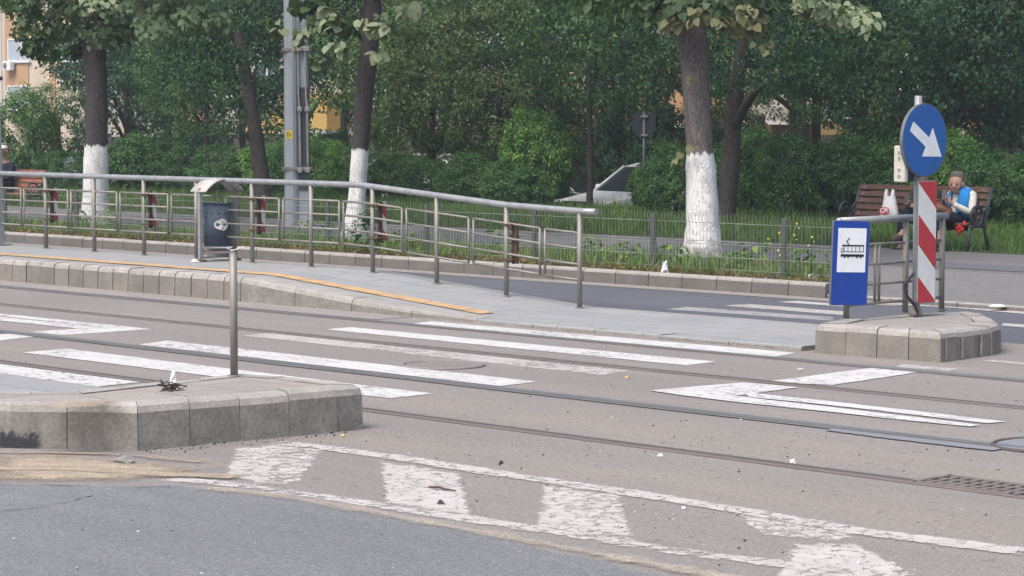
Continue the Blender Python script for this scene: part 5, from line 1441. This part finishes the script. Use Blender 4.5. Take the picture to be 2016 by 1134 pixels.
# ---- the three whitewashed street trees
def street_tree(label, base_px, n, top_pts, radii, clumps, upper, wash_h, leafm, limbs=(), extra=None, per=64, lsize=.10, bark='bark_wash'):
    s0 = PN(base_px[0], base_px[1], n)[0]; z0 = .12
    t = thing('street_tree', label, 'tree', s0, n, z0, group='whitewashed street trees on the verge')
    path = [(0, 0, -.05)]
    for px, py in top_pts:
        s, z = PN(px, py, n); path.append((s - s0, 0, z - z0))
    mb = trunk_mb(path, radii, rgP)
    tp = Vector(path[-1])
    for lx, ly, lz, lr in limbs: mb.tube(smooth_pts([tuple(tp + Vector((0, 0, -.5))), tuple(tp + Vector((lx * .35, ly * .35, lz * .35))), tuple(tp + Vector((lx, ly, lz)))], 4), [radii[-1] * .8] * 5 + [lr] * 4, 10)
    cs = []
    for px, py, dn, r in clumps:
        s, z = PN(px, py, n + dn)
        c = Vector((s - s0, dn, z - z0)); o = (c - tp); o.z *= .4; o.normalize()
        cs.append([c.x, c.y, c.z, r, o.x, o.y, o.z])
        mb.tube(smooth_pts([tuple(tp + Vector((0, 0, .3))), tuple((tp + Vector((0, 0, .5))) * .5 + c * .5), tuple(c)], 3), [.02] * 4 + [.007] * 3, 5)
    mb.build('trunk', M[bark], t)
    up = ellipsoid_clumps(rgN, upper, (tp.x, tp.y, tp.z + 2.3), (2.4, 2.4, 1.9), .36, .4)
    p1 = clump_leaves(rgN, cs, per, lsize, droop=.9, up=.5)
    p2 = clump_leaves(rgN, up, 46, .15)
    sets = [(p1, 0), (p2, 0)]; mats = [leafm]
    for (ecl, em, eper, esz) in (extra or []):
        cs = []
        for px, py, dn, r in ecl:
            s, z = PN(px, py, n + dn); c = Vector((s - s0, dn, z - z0)); o = (c - tp); o.z *= .3; o.normalize(); cs.append([c.x, c.y, c.z, r, o.x, o.y, o.z])
        sets.append((clump_leaves(rgN, cs, eper, esz, droop=.9, up=.6), len(mats))); mats.append(em)
    me = leaf_mesh('crown', *[np.concatenate([q[0][k] for q in sets]) for k in range(4)], mats, mat_idx=np.concatenate([np.full(len(q[0][3]), q[1]) for q in sets]), shape='heart', aspect=.85, fold=.10)
    link('crown', me, t)
    return t
def row(pts, dn, r, k, rg, jit=14):
    out = []
    for a, b in zip(pts[:-1], pts[1:]):
        for i in range(k):
            t = i / k; out.append((a[0] + (b[0] - a[0]) * t + rg.uniform(-jit, jit), a[1] + (b[1] - a[1]) * t + rg.uniform(-jit, jit), rg.uniform(-dn, dn), r * rg.uniform(.7, 1.2)))
    return out
c1 = row([(60, 95), (100, 105), (200, 95), (250, 75)], .8, .2, 2, rgP) + row([(300, 50), (380, 60), (450, 40)], 1.0, .26, 3, rgP) + row([(40, 25), (75, 70), (125, 60), (180, 55), (225, 70), (270, 40), (340, 30), (420, 15)], .9, .26, 3, rgP) + row([(0, -10), (120, 0), (240, -5), (330, -20), (460, -30)], 1.2, .32, 5, rgP)
e1 = row([(75, 60), (110, 35), (150, 10), (200, 30), (250, 10)], .8, .2, 3, rgP)
street_tree('whitewashed street tree behind the railing at the left, trunk upright and thick', (185, 440), 22.0, [(187, 400), (189, 290), (190, 170), (184, 60), (180, -60)], [.235, .20, .178, .17, .18, .17], c1, 70, 1.25, M['leaf_linden'], [(-.9, .3, 1.5, .05), (.8, -.3, 1.7, .05)], [(e1, M['leaf_pale'], 22, .095)])
c2 = row([(600, 10), (640, 40), (690, 35), (740, 70), (780, 20)], .5, .18, 2, rgP) + row([(560, -40), (700, -50), (860, -45)], 1.0, .3, 5, rgP)
e2 = [(535, 42, -.6, .10), (548, 60, -.6, .08), (640, 20, -.6, .16), (655, 45, -.7, .14), (735, 52, -.7, .12), (720, 42, -.7, .12), (745, 108, -.6, .07), (665, 90, -.6, .14), (680, 100, -.6, .10), (805, 12, -.5, .13), (625, 118, -.5, .10), (600, 60, -.6, .14), (590, 75, -.6, .12), (800, 28, -.5, .10), (755, 52, -.7, .08), (620, 45, -.6, .14)]
street_tree('whitewashed street tree with a leaning trunk right of the galvanised mast', (697, 470), 22.0, [(701, 420), (708, 310), (716, 200), (727, 100), (733, 0), (735, -70)], [.175, .13, .12, .125, .12, .125, .12], c2, 60, 1.25, M['leaf_linden'], [(.5, .5, 1.5, .05), (-.7, .2, 1.4, .05)], [(e2, M['leaf_pale'], 10, .145)], per=30, lsize=.125)
c3 = row([(1300, 15), (1340, 30), (1400, 10), (1450, 25), (1530, 10)], .6, .2, 3, rgP) + row([(1160, -5), (1250, 15), (1320, -30), (1480, -35), (1650, -30)], 1.2, .3, 4, rgP)
e3 = row([(1315, 15), (1335, 48), (1375, 20), (1420, 40), (1455, 55), (1495, 40), (1470, 15)], .6, .13, 3, rgP, 8)
e3b = [(1328, 318, -.3, .05), (1342, 300, -.3, .05), (1362, 290, -.28, .04), (1500, 85, -.3, .10), (1512, 100, -.3, .07), (1362, 150, -.28, .03)]
e4 = row([(1575, 8), (1610, 22), (1650, 35), (1690, 30), (1708, 55)], .5, .17, 4, rgP, 9)
street_tree('whitewashed street tree with the thickest trunk, near the end of the fence', (1383, 503), 22.5, [(1384, 440), (1378, 300), (1370, 180), (1362, 80), (1352, 20), (1345, -60)], [.25, .195, .17, .165, .17, .15, .13], c3, 60, 1.25, M['leaf_linden'], [(.9, .2, 1.4, .07), (-.8, .1, 1.3, .06)], [(e3, M['leaf_gold'], 24, .10), (e3b, M['leaf_gold'], 4, .10), (e4, M['leaf_pale'], 44, .085)], per=46, lsize=.10, bark='bark_wash_pale')

# ---- park trees behind the lawn
def crown_mesh(seed, rad, zc, n, per, size, mat, cr=.42, shape='rhomb'):
    rg = np.random.default_rng(seed)
    cl = ellipsoid_clumps(rg, n, (0, 0, zc), rad, cr, .35)
    return leaf_mesh('crown', *clump_leaves(rg, cl, per, size), mat, shape=shape, aspect=.6, fold=.14)
CR = {}
def crown_var(k, mat):
    if (k, mat) not in CR:
        if not any(q[0] == k for q in CR):
            m = crown_mesh(100 + k, (2.5, 2.5, 3.1), 3.9, (260, 300, 170, 200)[k % 4], (60, 60, 80, 72)[k % 4], (.105, .09, .125, .11)[k % 4], M[mat], cr=(.36, .32, .52, .46)[k % 4])
        else:
            m = [v for q, v in CR.items() if q[0] == k][0].copy(); m.materials.clear(); m.materials.append(M[mat])
        CR[(k, mat)] = m
    return CR[(k, mat)]
def park_tree(label, px, n, k, mat, tr=.12, sc=1.0, lean=0.0, low=0.0, limbs=4, zb=None, bark='bark', czs=1.0):
    s = sN(px, n); z = (-.5 if n > 35 else .08) if zb is None else zb
    t = thing('park_tree', label, 'tree', s, n, z, group='trees in the park behind the lawn')
    rg = random.Random(int(px * 7 + n))
    top = Vector((lean * 3.6, 0, 3.9 * sc))
    mb = trunk_mb([(0, 0, -.1), (lean * .9, .02, 1.0), (lean * 2.0, -.03, 2.2), tuple(top)], [tr * 1.05, tr * .9, tr * .8, tr * .55], rg, 10)
    for i in range(limbs):
        a = rg.uniform(0, 6.28); z1 = rg.uniform(1.6, 2.6) * sc; b = Vector((lean * z1 * .9, 0, z1)); e = b + Vector((math.cos(a) * 1.5, math.sin(a) * 1.5, rg.uniform(.8, 1.8))) * sc
        mb.tube(smooth_pts([tuple(b), tuple(b.lerp(e, .5) + Vector((0, 0, .15))), tuple(e)], 3), [tr * .45] * 4 + [tr * .2] * 3, 6)
    mb.build('trunk', M[bark], t)
    c = link('crown', crown_var(k, mat), t); c.location = (lean * 3, 0, low); c.scale = (sc, sc, sc * czs); c.rotation_euler = (0, 0, rg.uniform(0, 6.28))
    return t
PT = [  # label, px, n, variant, leaves, trunk r, scale, lean, low
    ('dark leaning tree between the left street tree and the mast', 523, 29.0, 0, 'leaf_dark', .165, .85, -.22, 1.15, 1),
    ('dark trunk leaning right close behind the thickest whitewashed tree', 1424, 30.6, 1, 'leaf_dark', .17, .80, .13, 1.45, 1),
    ('thin bare trunked tree in front of the parked cars', 1160, 33.6, 2, 'leaf_mid', .065, .70, .0, 1.60, 0),
    ('small tree with a slim trunk above the hedge left of the leaning tree', 409, 34.5, 1, 'leaf_mid', .06, .62, 0, .75),
    ('leafy tree at the far left under the orange building', 120, 37.5, 3, 'leaf_mid', .08, .45, 0, .15),
    ('dense tree behind the left street tree', 255, 36.5, 2, 'leaf_dark', .10, .80, 0, .25),
    ('slim dark tree in front of the beige balcony', 338, 40.0, 0, 'leaf_dark', .08, .8, 0, 1.5, 2),
    ('dark tree behind the galvanised mast', 590, 41.0, 3, 'leaf_dark', .12, .85, 0, 2.0, 2),
    ('multi stemmed olive tree right of the leaning white trunk', 850, 35.5, 0, 'leaf_olive', .09, .82, .03, .15),
    ('brownish green tree above the bright rounded shrub', 985, 36.0, 1, 'leaf_olive', .09, .85, 0, .2),
    ('green tree between the mast and the olive tree', 745, 38.0, 2, 'leaf_mid', .09, .85, 0, .1),
    ('bluish green tree left of the dark sign back', 1105, 39.0, 3, 'leaf_dark', .10, .85, 0, .5),
    ('dark tree behind the dark sign back', 1290, 38.0, 0, 'leaf_dark', .10, .85, 0, 1.5),
    ('first of two dark twin trunks in front of the pale wall', 1577, 40.5, 2, 'leaf_dark', .13, .9, 0, 2.35, 1),
    ('second of two dark twin trunks in front of the pale wall', 1606, 41.0, 3, 'leaf_dark', .12, .9, 0, 2.3, 0),
    ('full tree over the hedge left of the round blue sign', 1500, 37.0, 1, 'leaf_mid', .07, .6, 0, 1.2),
    ('dark tree directly behind the round blue sign', 1745, 38.0, 0, 'leaf_dark', .10, .9, 0, 1.0),
    ('tall dark tree right of the round blue sign', 1868, 36.0, 1, 'leaf_dark', .15, .85, 0, 1.0),
    ('loose leaved tree at the right edge', 1950, 38.5, 2, 'leaf_mid', .08, .8, 0, .15),
    ('dark tree cut by the right edge', 2030, 36.5, 3, 'leaf_dark', .12, .9, 0, .7),
]
for a in PT: park_tree(a[0], a[1], a[2], a[3], a[4], a[5], a[6], a[7], a[8], limbs=a[9] if len(a) > 9 else 4)
# tall dense row of far trees that closes the view above
FT = [(262, 0, 'leaf_dark', .9), (330, 1, 'leaf_mid', 2.1), (480, 2, 'leaf_dark', .9), (680, 0, 'leaf_mid', 2.3), (880, 3, 'leaf_mid', .8), (1060, 1, 'leaf_mid', .9), (1210, 2, 'leaf_dark', 2.1), (1390, 3, 'leaf_mid', 2.0), (1560, 0, 'leaf_dark', 2.6), (1700, 1, 'leaf_dark', 1.4), (1830, 2, 'leaf_dark', .9), (1990, 3, 'leaf_dark', 1.7)]
near_of = ['the left street tree', 'the beige balcony', 'the dark leaning tree', 'the leaning white trunk', 'the olive tree', 'the bright rounded shrub', 'the dark sign back', 'the thickest whitewashed tree', 'the twin trunks', 'the signal box', 'the round blue sign', 'the right edge']
for i, (px, k, m, lw) in enumerate(FT):
    park_tree('tall far tree rising behind ' + near_of[i], px, 46 + (i % 3) * 2.0, k, m, .13, 1.15, 0, lw)
# ---- shrubs
SH = {}
def shrub_var(k, mat):
    if (k, mat) not in SH:
        if not any(q[0] == k for q in SH):
            rg = np.random.default_rng(300 + k)
            cl = ellipsoid_clumps(rg, 230, (0, 0, .72), (.95, .85, .70), .165, .28, -.8)
            pz = clump_leaves(rg, cl, 62, (.068, .060, .076)[k % 3], up=.75, droop=.1)
            # upright shoots on top
            m = leaf_mesh('foliage', *pz, M[mat], aspect=.5, fold=.15)
        else:
            m = [v for q, v in SH.items() if q[0] == k][0].copy(); m.materials.clear(); m.materials.append(M[mat])
        SH[(k, mat)] = m
    return SH[(k, mat)]
def shrub(label, px, n, top, wpx, k, mat, base=None):
    s = sN(px, n); z0 = (.06 if n < 34 else -.25) if base is None else base
    zt_ = PN(px, top, n)[1]; D = W(s, n).y; h = max(.5, zt_ - z0); w = wpx * D / F
    t = thing('shrub', label, 'shrub', s, n, z0, group='shrubs along the back of the lawn')
    c = link('foliage', shrub_var(k, mat), t); c.scale = (w / 1.0, max(.7, w * .8), h / 1.45); c.rotation_euler = (0, 0, (px * 1.7) % 6.28)
    st = MB(); rg = random.Random(px)
    for i in range(5):
        a = rg.uniform(0, 6.28); st.tube([(0.05 * math.cos(a), .05 * math.sin(a), -.1), (.3 * w * math.cos(a), .3 * w * math.sin(a), h * .6)], [.018, .008], 5)
    st.build('stem', M['bark'], t)
SHR = [('large shrub with a bright top at the far left behind the bench', 55, 34.0, 192, 95, 0, 'leaf_bright'),
       ('low dark shrub right beside the orange brown bench', 120, 32.6, 300, 70, 1, 'leaf_hedge'),
       ('rounded hedge shrub immediately right of the left white trunk', 262, 33.0, 272, 80, 2, 'leaf_hedge'),
       ('hedge shrub beneath the beige balcony', 345, 33.4, 280, 80, 0, 'leaf_hedge'),
       ('hedge shrub right under the slim small tree', 430, 33.0, 288, 75, 1, 'leaf_hedge'),
       ('hedge shrub behind the dark leaning trunk', 510, 33.5, 292, 70, 2, 'leaf_bright'),
       ('hedge shrub behind the foot of the mast', 590, 33.2, 288, 70, 0, 'leaf_hedge'),
       ('hedge shrub between the mast and the leaning white trunk', 650, 33.4, 280, 60, 1, 'leaf_bright'),
       ('hedge shrub just right of the leaning white trunk', 760, 33.2, 305, 65, 2, 'leaf_hedge'),
       ('shrub under the olive tree left of the bend in the railing', 845, 33.6, 318, 70, 0, 'leaf_hedge'),
       ('shrub under the brownish tree left of the bright rounded shrub', 930, 33.2, 305, 70, 1, 'leaf_hedge'),
       ('bright rounded shrub standing above the end of the long railing', 1062, 33.0, 230, 72, 2, 'leaf_bright'),
       ('low leafy shrub in front of the bright rounded shrub', 1010, 32.2, 322, 75, 0, 'leaf_hedge'),
       ('shrub partly hiding the white car', 1325, 32.4, 285, 62, 1, 'leaf_hedge'),
       ('low shrub at the foot of the dark sign pole', 1282, 33.6, 318, 34, 2, 'leaf_hedge'),
       ('hedge shrub right of the thickest white trunk', 1470, 33.4, 268, 65, 0, 'leaf_hedge'),
       ('hedge shrub under the twin trunks', 1555, 33.2, 272, 75, 1, 'leaf_hedge'),
       ('hedge shrub left of the park bench back', 1640, 33.0, 280, 75, 2, 'leaf_hedge'),
       ('hedge shrub directly behind the park bench', 1725, 33.3, 292, 70, 0, 'leaf_hedge'),
       ('hedge shrub behind the signal box', 1800, 33.2, 285, 60, 1, 'leaf_hedge'),
       ('hedge shrub behind the person in the blue vest', 1878, 33.0, 270, 60, 2, 'leaf_bright'),
       ('hedge shrub behind the right end of the park bench', 1945, 32.6, 300, 65, 0, 'leaf_hedge'),
       ('hedge shrub cut by the right edge', 2010, 32.4, 305, 60, 1, 'leaf_hedge')]
SHR += [('tall dark bush behind the white car', 1215, 37.5, 205, 85, 0, 'leaf_dark'), ('tall dark bush behind the dark car', 1120, 38.0, 230, 75, 1, 'leaf_dark'),
        ('tall dark bush behind the dark sign back', 1300, 37.5, 225, 70, 2, 'leaf_dark'), ('tall bush between the thickest white trunk and the twin trunks', 1450, 37.0, 215, 60, 0, 'leaf_dark'),
        ('tall bush in front of the yellow block left of the leaning white trunk', 655, 38.0, 262, 60, 1, 'leaf_dark'), ('tall bush behind the bright rounded shrub', 985, 37.5, 240, 80, 2, 'leaf_mid'),
        ('tall bush left of the round blue sign over the hedge', 1690, 37.0, 240, 70, 1, 'leaf_dark')]
for a in SHR: shrub(*a)

# ---- grass, dry stalks, weeds
def blades(name, n, s0, s1, n0, n1, h0, h1, w, mat, zfun, seed, lean=.45, patch=None):
    rg = np.random.default_rng(seed)
    s = rg.uniform(s0, s1, n); nn = rg.uniform(n0, n1, n)
    if n1 < 22.6:
        kp = s < SPL + (SPB - SPL) * (nn - 19.75) / 2.75 - .03; s = s[kp]; nn = nn[kp]; n = len(s)
    pat = .55 + .45 * np.sin(s * 2.3 + 1.3 * np.sin(nn * 3.1)) * np.sin(nn * 2.7 + s * .9)
    h = (h0 + (h1 - h0) * rg.random(n) ** 1.6) * (.6 + .7 * np.clip(pat, 0, 1))
    z = np.array([zfun(a) for a in nn])
    pos = np.stack([s, nn, z], 1)
    tip = np.stack([rg.normal(size=n) * lean, rg.normal(size=n) * lean, np.ones(n)], 1)
    nr = np.stack([rg.normal(size=n), rg.normal(size=n), rg.normal(size=n) * .2 + .35], 1)
    me = leaf_mesh(name, pos, nr, tip, h, mat, shape='blade', aspect=1.0)
    # constant blade width
    o = link(name, me); o.rotation_euler = (0, 0, TH); o['kind'] = 'stuff'; return o
def blades2(*a, **k):
    return blades(*a, **k)
_lm = leaf_mesh
def leaf_mesh(name, pos, nrm, tip, size, mats, mat_idx=None, shape='rhomb', aspect=.55, fold=.12):
    if shape == 'blade': aspect = .09
    return _lm(name, pos, nrm, tip, size, mats, mat_idx, shape, aspect, fold)
vz = lambda n: .135
lz_ = lambda n: .13 - .03 * max(0, min(1, (n - 25.75) / 7.65))
blades('verge_grass', 38000, -48, SPL - .05, 19.95, 22.45, .03, .13, .01, M['grass'], vz, 1)
blades('verge_grass', 3500, -48, SPL - .15, 19.98, 21.2, .14, .30, .01, M['grass'], vz, 2, lean=.3)
blades('dry_stalks', 7000, -45, SPL, 19.85, 20.35, .03, .16, .01, M['grassdry'], vz, 3, lean=.9)
blades('park_grass', 80000, -52, -9, 25.8, 33.6, .07, .22, .01, M['grass'], lz_, 4)
blades('park_grass', 14000, -52, -9, 32.6, 34.2, .10, .24, .01, M['grass'], lambda n: lz_(n) - (.25 * max(0, n - 33.4)), 5, lean=.3)
# dry leaf litter along the kerb
rg = np.random.default_rng(6); n = 4200
pos = np.stack([rg.uniform(-45, SPL + .3, n), 19.84 + np.abs(rg.normal(size=n)) * .16, np.full(n, .15) + rg.random(n) * .02], 1)
me = leaf_mesh('dead_leaves', pos, rg.normal(size=(n, 3)) * .5 + [0, 0, 1], rg.normal(size=(n, 3)), .02 + .035 * rg.random(n), M['grassdry'], aspect=.6)
o = link('dead_leaves', me); o.rotation_euler = (0, 0, TH); o['kind'] = 'stuff'
def weed_mesh(seed, mat):
    rg = np.random.default_rng(seed); k = 26
    a = rg.uniform(0, 6.28, k); r = rg.uniform(.02, .16, k); z = rg.uniform(.05, .26, k)
    pos = np.stack([r * np.cos(a), r * np.sin(a), z], 1); out = np.stack([np.cos(a), np.sin(a), np.full(k, .1)], 1)
    return leaf_mesh('leaves', pos, out * .4 + [0, 0, .9] + rg.normal(size=(k, 3)) * .25, out + rg.normal(size=(k, 3)) * .3, .06 + .05 * rg.random(k), mat, shape='heart', aspect=.7)
WM = [weed_mesh(i, M['weed']) for i in range(4)]
for i, (px, py) in enumerate([(150, 447), (215, 452), (240, 440), (300, 455), (420, 460), (600, 474), (640, 470), (770, 488), (820, 495), (990, 500), (1190, 515), (1215, 510), (1245, 518), (1330, 525), (1160, 505), (1450, 528), (1490, 522), (1570, 536), (1605, 538)]):
    s, nn = P(px, py, .14); nn = max(20.1, min(22.3, nn))
    t = thing('weed', 'broad leaved yellow green weed growing in the verge grass', 'weed', s, nn, .135, rgP.random() * 6, group='weeds in the verge')
    c = link('leaves', WM[i % 4], t); q = rgP.uniform(.8, 1.3); c.scale = (q, q, q)
fl = thing('flowering_weed', 'tall weed with small yellow flowers near the last fence post', 'weed', *P(1540, 530, .135), .135)
fm = MB(); fh = MB()
for i in range(9):
    a = rgP.uniform(0, 6.28); r = rgP.uniform(.02, .34); h = rgP.uniform(.15, .5); e = (r * math.cos(a), r * math.sin(a), h)
    fm.tube([(0, 0, 0), (e[0] * .5, e[1] * .5, h * .6), e], .004, 4); fh.sphere(e, .013, 0, 7, 4); fh.sphere((e[0] + .03, e[1], e[2] - .05), .009, 0, 6, 4)
fm.build('stalk', M['weed'], fl); fh.build('flower', M['flower'], fl)
# dark weed in front of the leaning tree
dwt = thing('weed', 'dark bushy weed at the foot of the leaning white trunk', 'weed', *P(725, 500, .135), .135)
rg = np.random.default_rng(77); cl = ellipsoid_clumps(rg, 14, (0, 0, .28), (.18, .15, .24), .08, .3)
link('leaves', leaf_mesh('leaves', *clump_leaves(rg, cl, 16, .05), M['leaf_dark'], shape='heart', aspect=.7), dwt)

# ================================================================== BUILDINGS BEHIND
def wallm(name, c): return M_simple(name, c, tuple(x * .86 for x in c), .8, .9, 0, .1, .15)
BW = {'beige': wallm('render_beige_shaded', (.40, .335, .265)), 'orange': wallm('render_orange_shaded', (.36, .225, .125)), 'yellow': wallm('render_yellow_shaded', (.46, .31, .10)),  # mid and right blocks: wall colours darkened to carry the tree shade
      'pale': wallm('render_pale_shaded', (.36, .33, .29)), 'ochre': wallm('render_ochre_shaded', (.24, .165, .075)), 'white': wallm('render_white', (.55, .53, .50)), 'brown': wallm('roof_and_base_shade', (.07, .062, .056)),
      'sunlit_beige': wallm('render_beige_lit', (.55, .46, .36)), 'sunlit_orange': wallm('render_orange_lit', (.46, .29, .165))}  # lit copies of the beige and orange, for the left block
wframe = M_flat('window_frame_white', (.72, .73, .74), .4); wglass = M_flat('window_glass', (.10, .125, .16), .12, 0, .6); curtain = M_flat('window_curtain', (.36, .40, .46), .5)
def building(label, px0, px1, n, wall, h, feats, base_shade=None, depth=9):
    s0, s1 = sN(px0, n), sN(px1, n); t = thing('apartment_building', label, 'building', s0, n, -.6)
    L = s1 - s0
    MB().box((L / 2, depth / 2, h / 2), (L, depth, h)).build('wall', BW[wall], t)
    MB().box((L / 2, depth / 2, h + .15), (L + .5, depth + .5, .3)).build('roof', BW['brown'], t)
    if base_shade:
        zp = PN(px0, base_shade, n)[1] + .6; MB().box((L / 2, -.03, zp / 2), (L, .06, zp)).build('base_shade', BW['brown'], t)  # dark band along the foot, ground-floor shade put in as colour
    for f in feats:
        kind, a, b, c, d = f[:5]
        sa_, z1 = PN(a, b, n); sb_, z0 = PN(c, d, n); z0 = PN(a, d, n)[1]
        x0, x1 = sa_ - s0, sb_ - s0; z0 += .6; z1 += .6; cx, cz, w, hh = (x0 + x1) / 2, (z0 + z1) / 2, x1 - x0, z1 - z0
        if kind == 'window':
            fr_ = MB(); fw = .09
            for xx in (x0, cx + w * .14, x1): fr_.box((xx, -.07, cz), (fw, .16, hh))
            for z_ in (z0, z1): fr_.box((cx, -.071, z_), (w + fw, .16, fw))
            fo = fr_.build('window', wframe, t)
            MB().box((cx, -.06, cz), (w, .10, hh)).build('pane', f[5] if len(f) > 5 else wglass, fo)
            MB().box((cx, -.08, z0 - .08), (w + .3, .22, .06)).build('sill', BW['white'], fo)
        elif kind == 'balcony':
            MB().box((cx, -.6, cz), (w, 1.2, hh), ch=.02).build('balcony', BW[f[5]], t)
            MB().box((cx, -.62, z0 - .07), (w + .1, 1.3, .13)).build('balcony_slab', BW['white'], t)
        elif kind == 'panel':
            MB().box((cx, -.03, cz), (w, .09, hh)).build('wall_panel', BW[f[5]], t)
    return t
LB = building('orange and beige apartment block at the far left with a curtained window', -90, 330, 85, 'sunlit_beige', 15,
     [('panel', 9, -90, 58, 175, 'sunlit_orange'), ('panel', -14, -90, 7, 300, 'white'), ('window', 19, 78, 60, 121, curtain), ('window', 19, -20, 60, 24, curtain), ('window', 19, 170, 60, 215, curtain), ('panel', 96, -90, 112, 300, 'sunlit_orange'), ('window', 125, 78, 165, 121), ('window', 190, 78, 230, 121), ('panel', 245, -90, 290, 300, 'sunlit_orange'), ('window', 250, 78, 286, 121)])
s_, z_ = PN(27, 130, 85); acu = thing('air_conditioner', 'white air conditioner unit hung below the curtained window', 'air conditioner', s_, 84.6, z_ - .25)
MB().box((0, 0, .25), (.85, .32, .56), ch=.02).build('casing', wframe, acu)
MB().tube([(-.12, -.165, .25), (-.12, -.172, .25)], .20, 20).build('fan_grille', M['signgrey'], acu)
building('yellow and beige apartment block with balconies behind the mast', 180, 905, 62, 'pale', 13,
     [('balcony', 268, 243, 398, 262, 'beige'), ('panel', 330, 150, 400, 262, 'orange'), ('balcony', 595, 185, 690, 256, 'yellow'), ('window', 430, 130, 470, 190), ('window', 290, 150, 322, 205), ('window', 505, 120, 545, 185), ('panel', 480, 215, 590, 262, 'yellow'), ('panel', 720, 100, 800, 260, 'beige'), ('window', 735, 130, 780, 190), ('window', 850, 130, 890, 190)], base_shade=262)
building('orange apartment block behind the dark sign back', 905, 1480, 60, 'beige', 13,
     [('balcony', 1145, 212, 1250, 246, 'orange'), ('window', 1165, 100, 1240, 172), ('panel', 1300, 120, 1480, 240, 'orange'), ('balcony', 1340, 215, 1440, 243, 'orange'), ('window', 1390, 120, 1425, 175), ('window', 970, 70, 1010, 130), ('panel', 1010, 20, 1060, 200, 'orange'), ('window', 1080, 60, 1120, 120)], base_shade=250)
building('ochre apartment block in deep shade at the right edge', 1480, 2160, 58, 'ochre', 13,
     [('panel', 1500, 60, 1682, 238, 'pale'), ('balcony', 1520, 208, 1600, 236, 'pale'), ('window', 1610, 120, 1650, 180), ('window', 1935, 85, 1990, 150), ('window', 1780, 110, 1830, 175), ('panel', 1700, 100, 1760, 262, 'ochre'), ('panel', 1895, 60, 1900, 300, 'white'), ('window', 2060, 85, 2110, 150)], base_shade=264)

# ================================================================== LIGHT
SUN_EL, SUN_AZ = math.radians(57), math.radians(-142)      # azimuth clockwise from +Y
sd = Vector((math.sin(SUN_AZ) * math.cos(SUN_EL), math.cos(SUN_AZ) * math.cos(SUN_EL), math.sin(SUN_EL)))
sl = bpy.data.lights.new('sun', 'SUN'); sl.energy = 1.5; sl.angle = math.radians(35); sl.color = (1, .958, .905)
so = bpy.data.objects.new('sun', sl); COL.objects.link(so); so.rotation_euler = (-sd).to_track_quat('-Z', 'Y').to_euler(); so.location = (0, 0, 30)
w = bpy.data.worlds.new('World'); scene.world = w; w.use_nodes = True
nt = w.node_tree; bg = nt.nodes['Background']; sky = nt.nodes.new('ShaderNodeTexSky'); sky.sky_type = 'NISHITA'; sky.sun_disc = False
sky.sun_elevation = SUN_EL; sky.sun_rotation = SUN_AZ; sky.air_density = 1.0; sky.dust_density = 4.0; sky.ozone_density = .6
nt.links.new(sky.outputs[0], bg.inputs[0]); bg.inputs[1].default_value = .105
vs = scene.view_settings; vs.view_transform = 'Standard'; vs.look = 'None'; vs.gamma = 1; vs.exposure = 1.15; vs.use_curve_mapping = False
scene.render.engine = 'CYCLES'
scene.cycles.transparent_max_bounces = 12

# ------------------------------------------------------------------ thin haze volume, added to lift the dark tones
hz = MB().box((0, 0, 7.2), (900, 900, 17.8))
th_ = NT('haze_lift'); pv = th_.n('VolumePrincipled'); pv.inputs['Color'].default_value = (.86, .92, 1.0, 1); pv.inputs['Density'].default_value = .0009
pv.inputs['Anisotropy'].default_value = .2
th_.l(pv.outputs[0], th_.out.inputs['Volume'])
ho = hz.build('haze', th_.m); ho['kind'] = 'stuff'
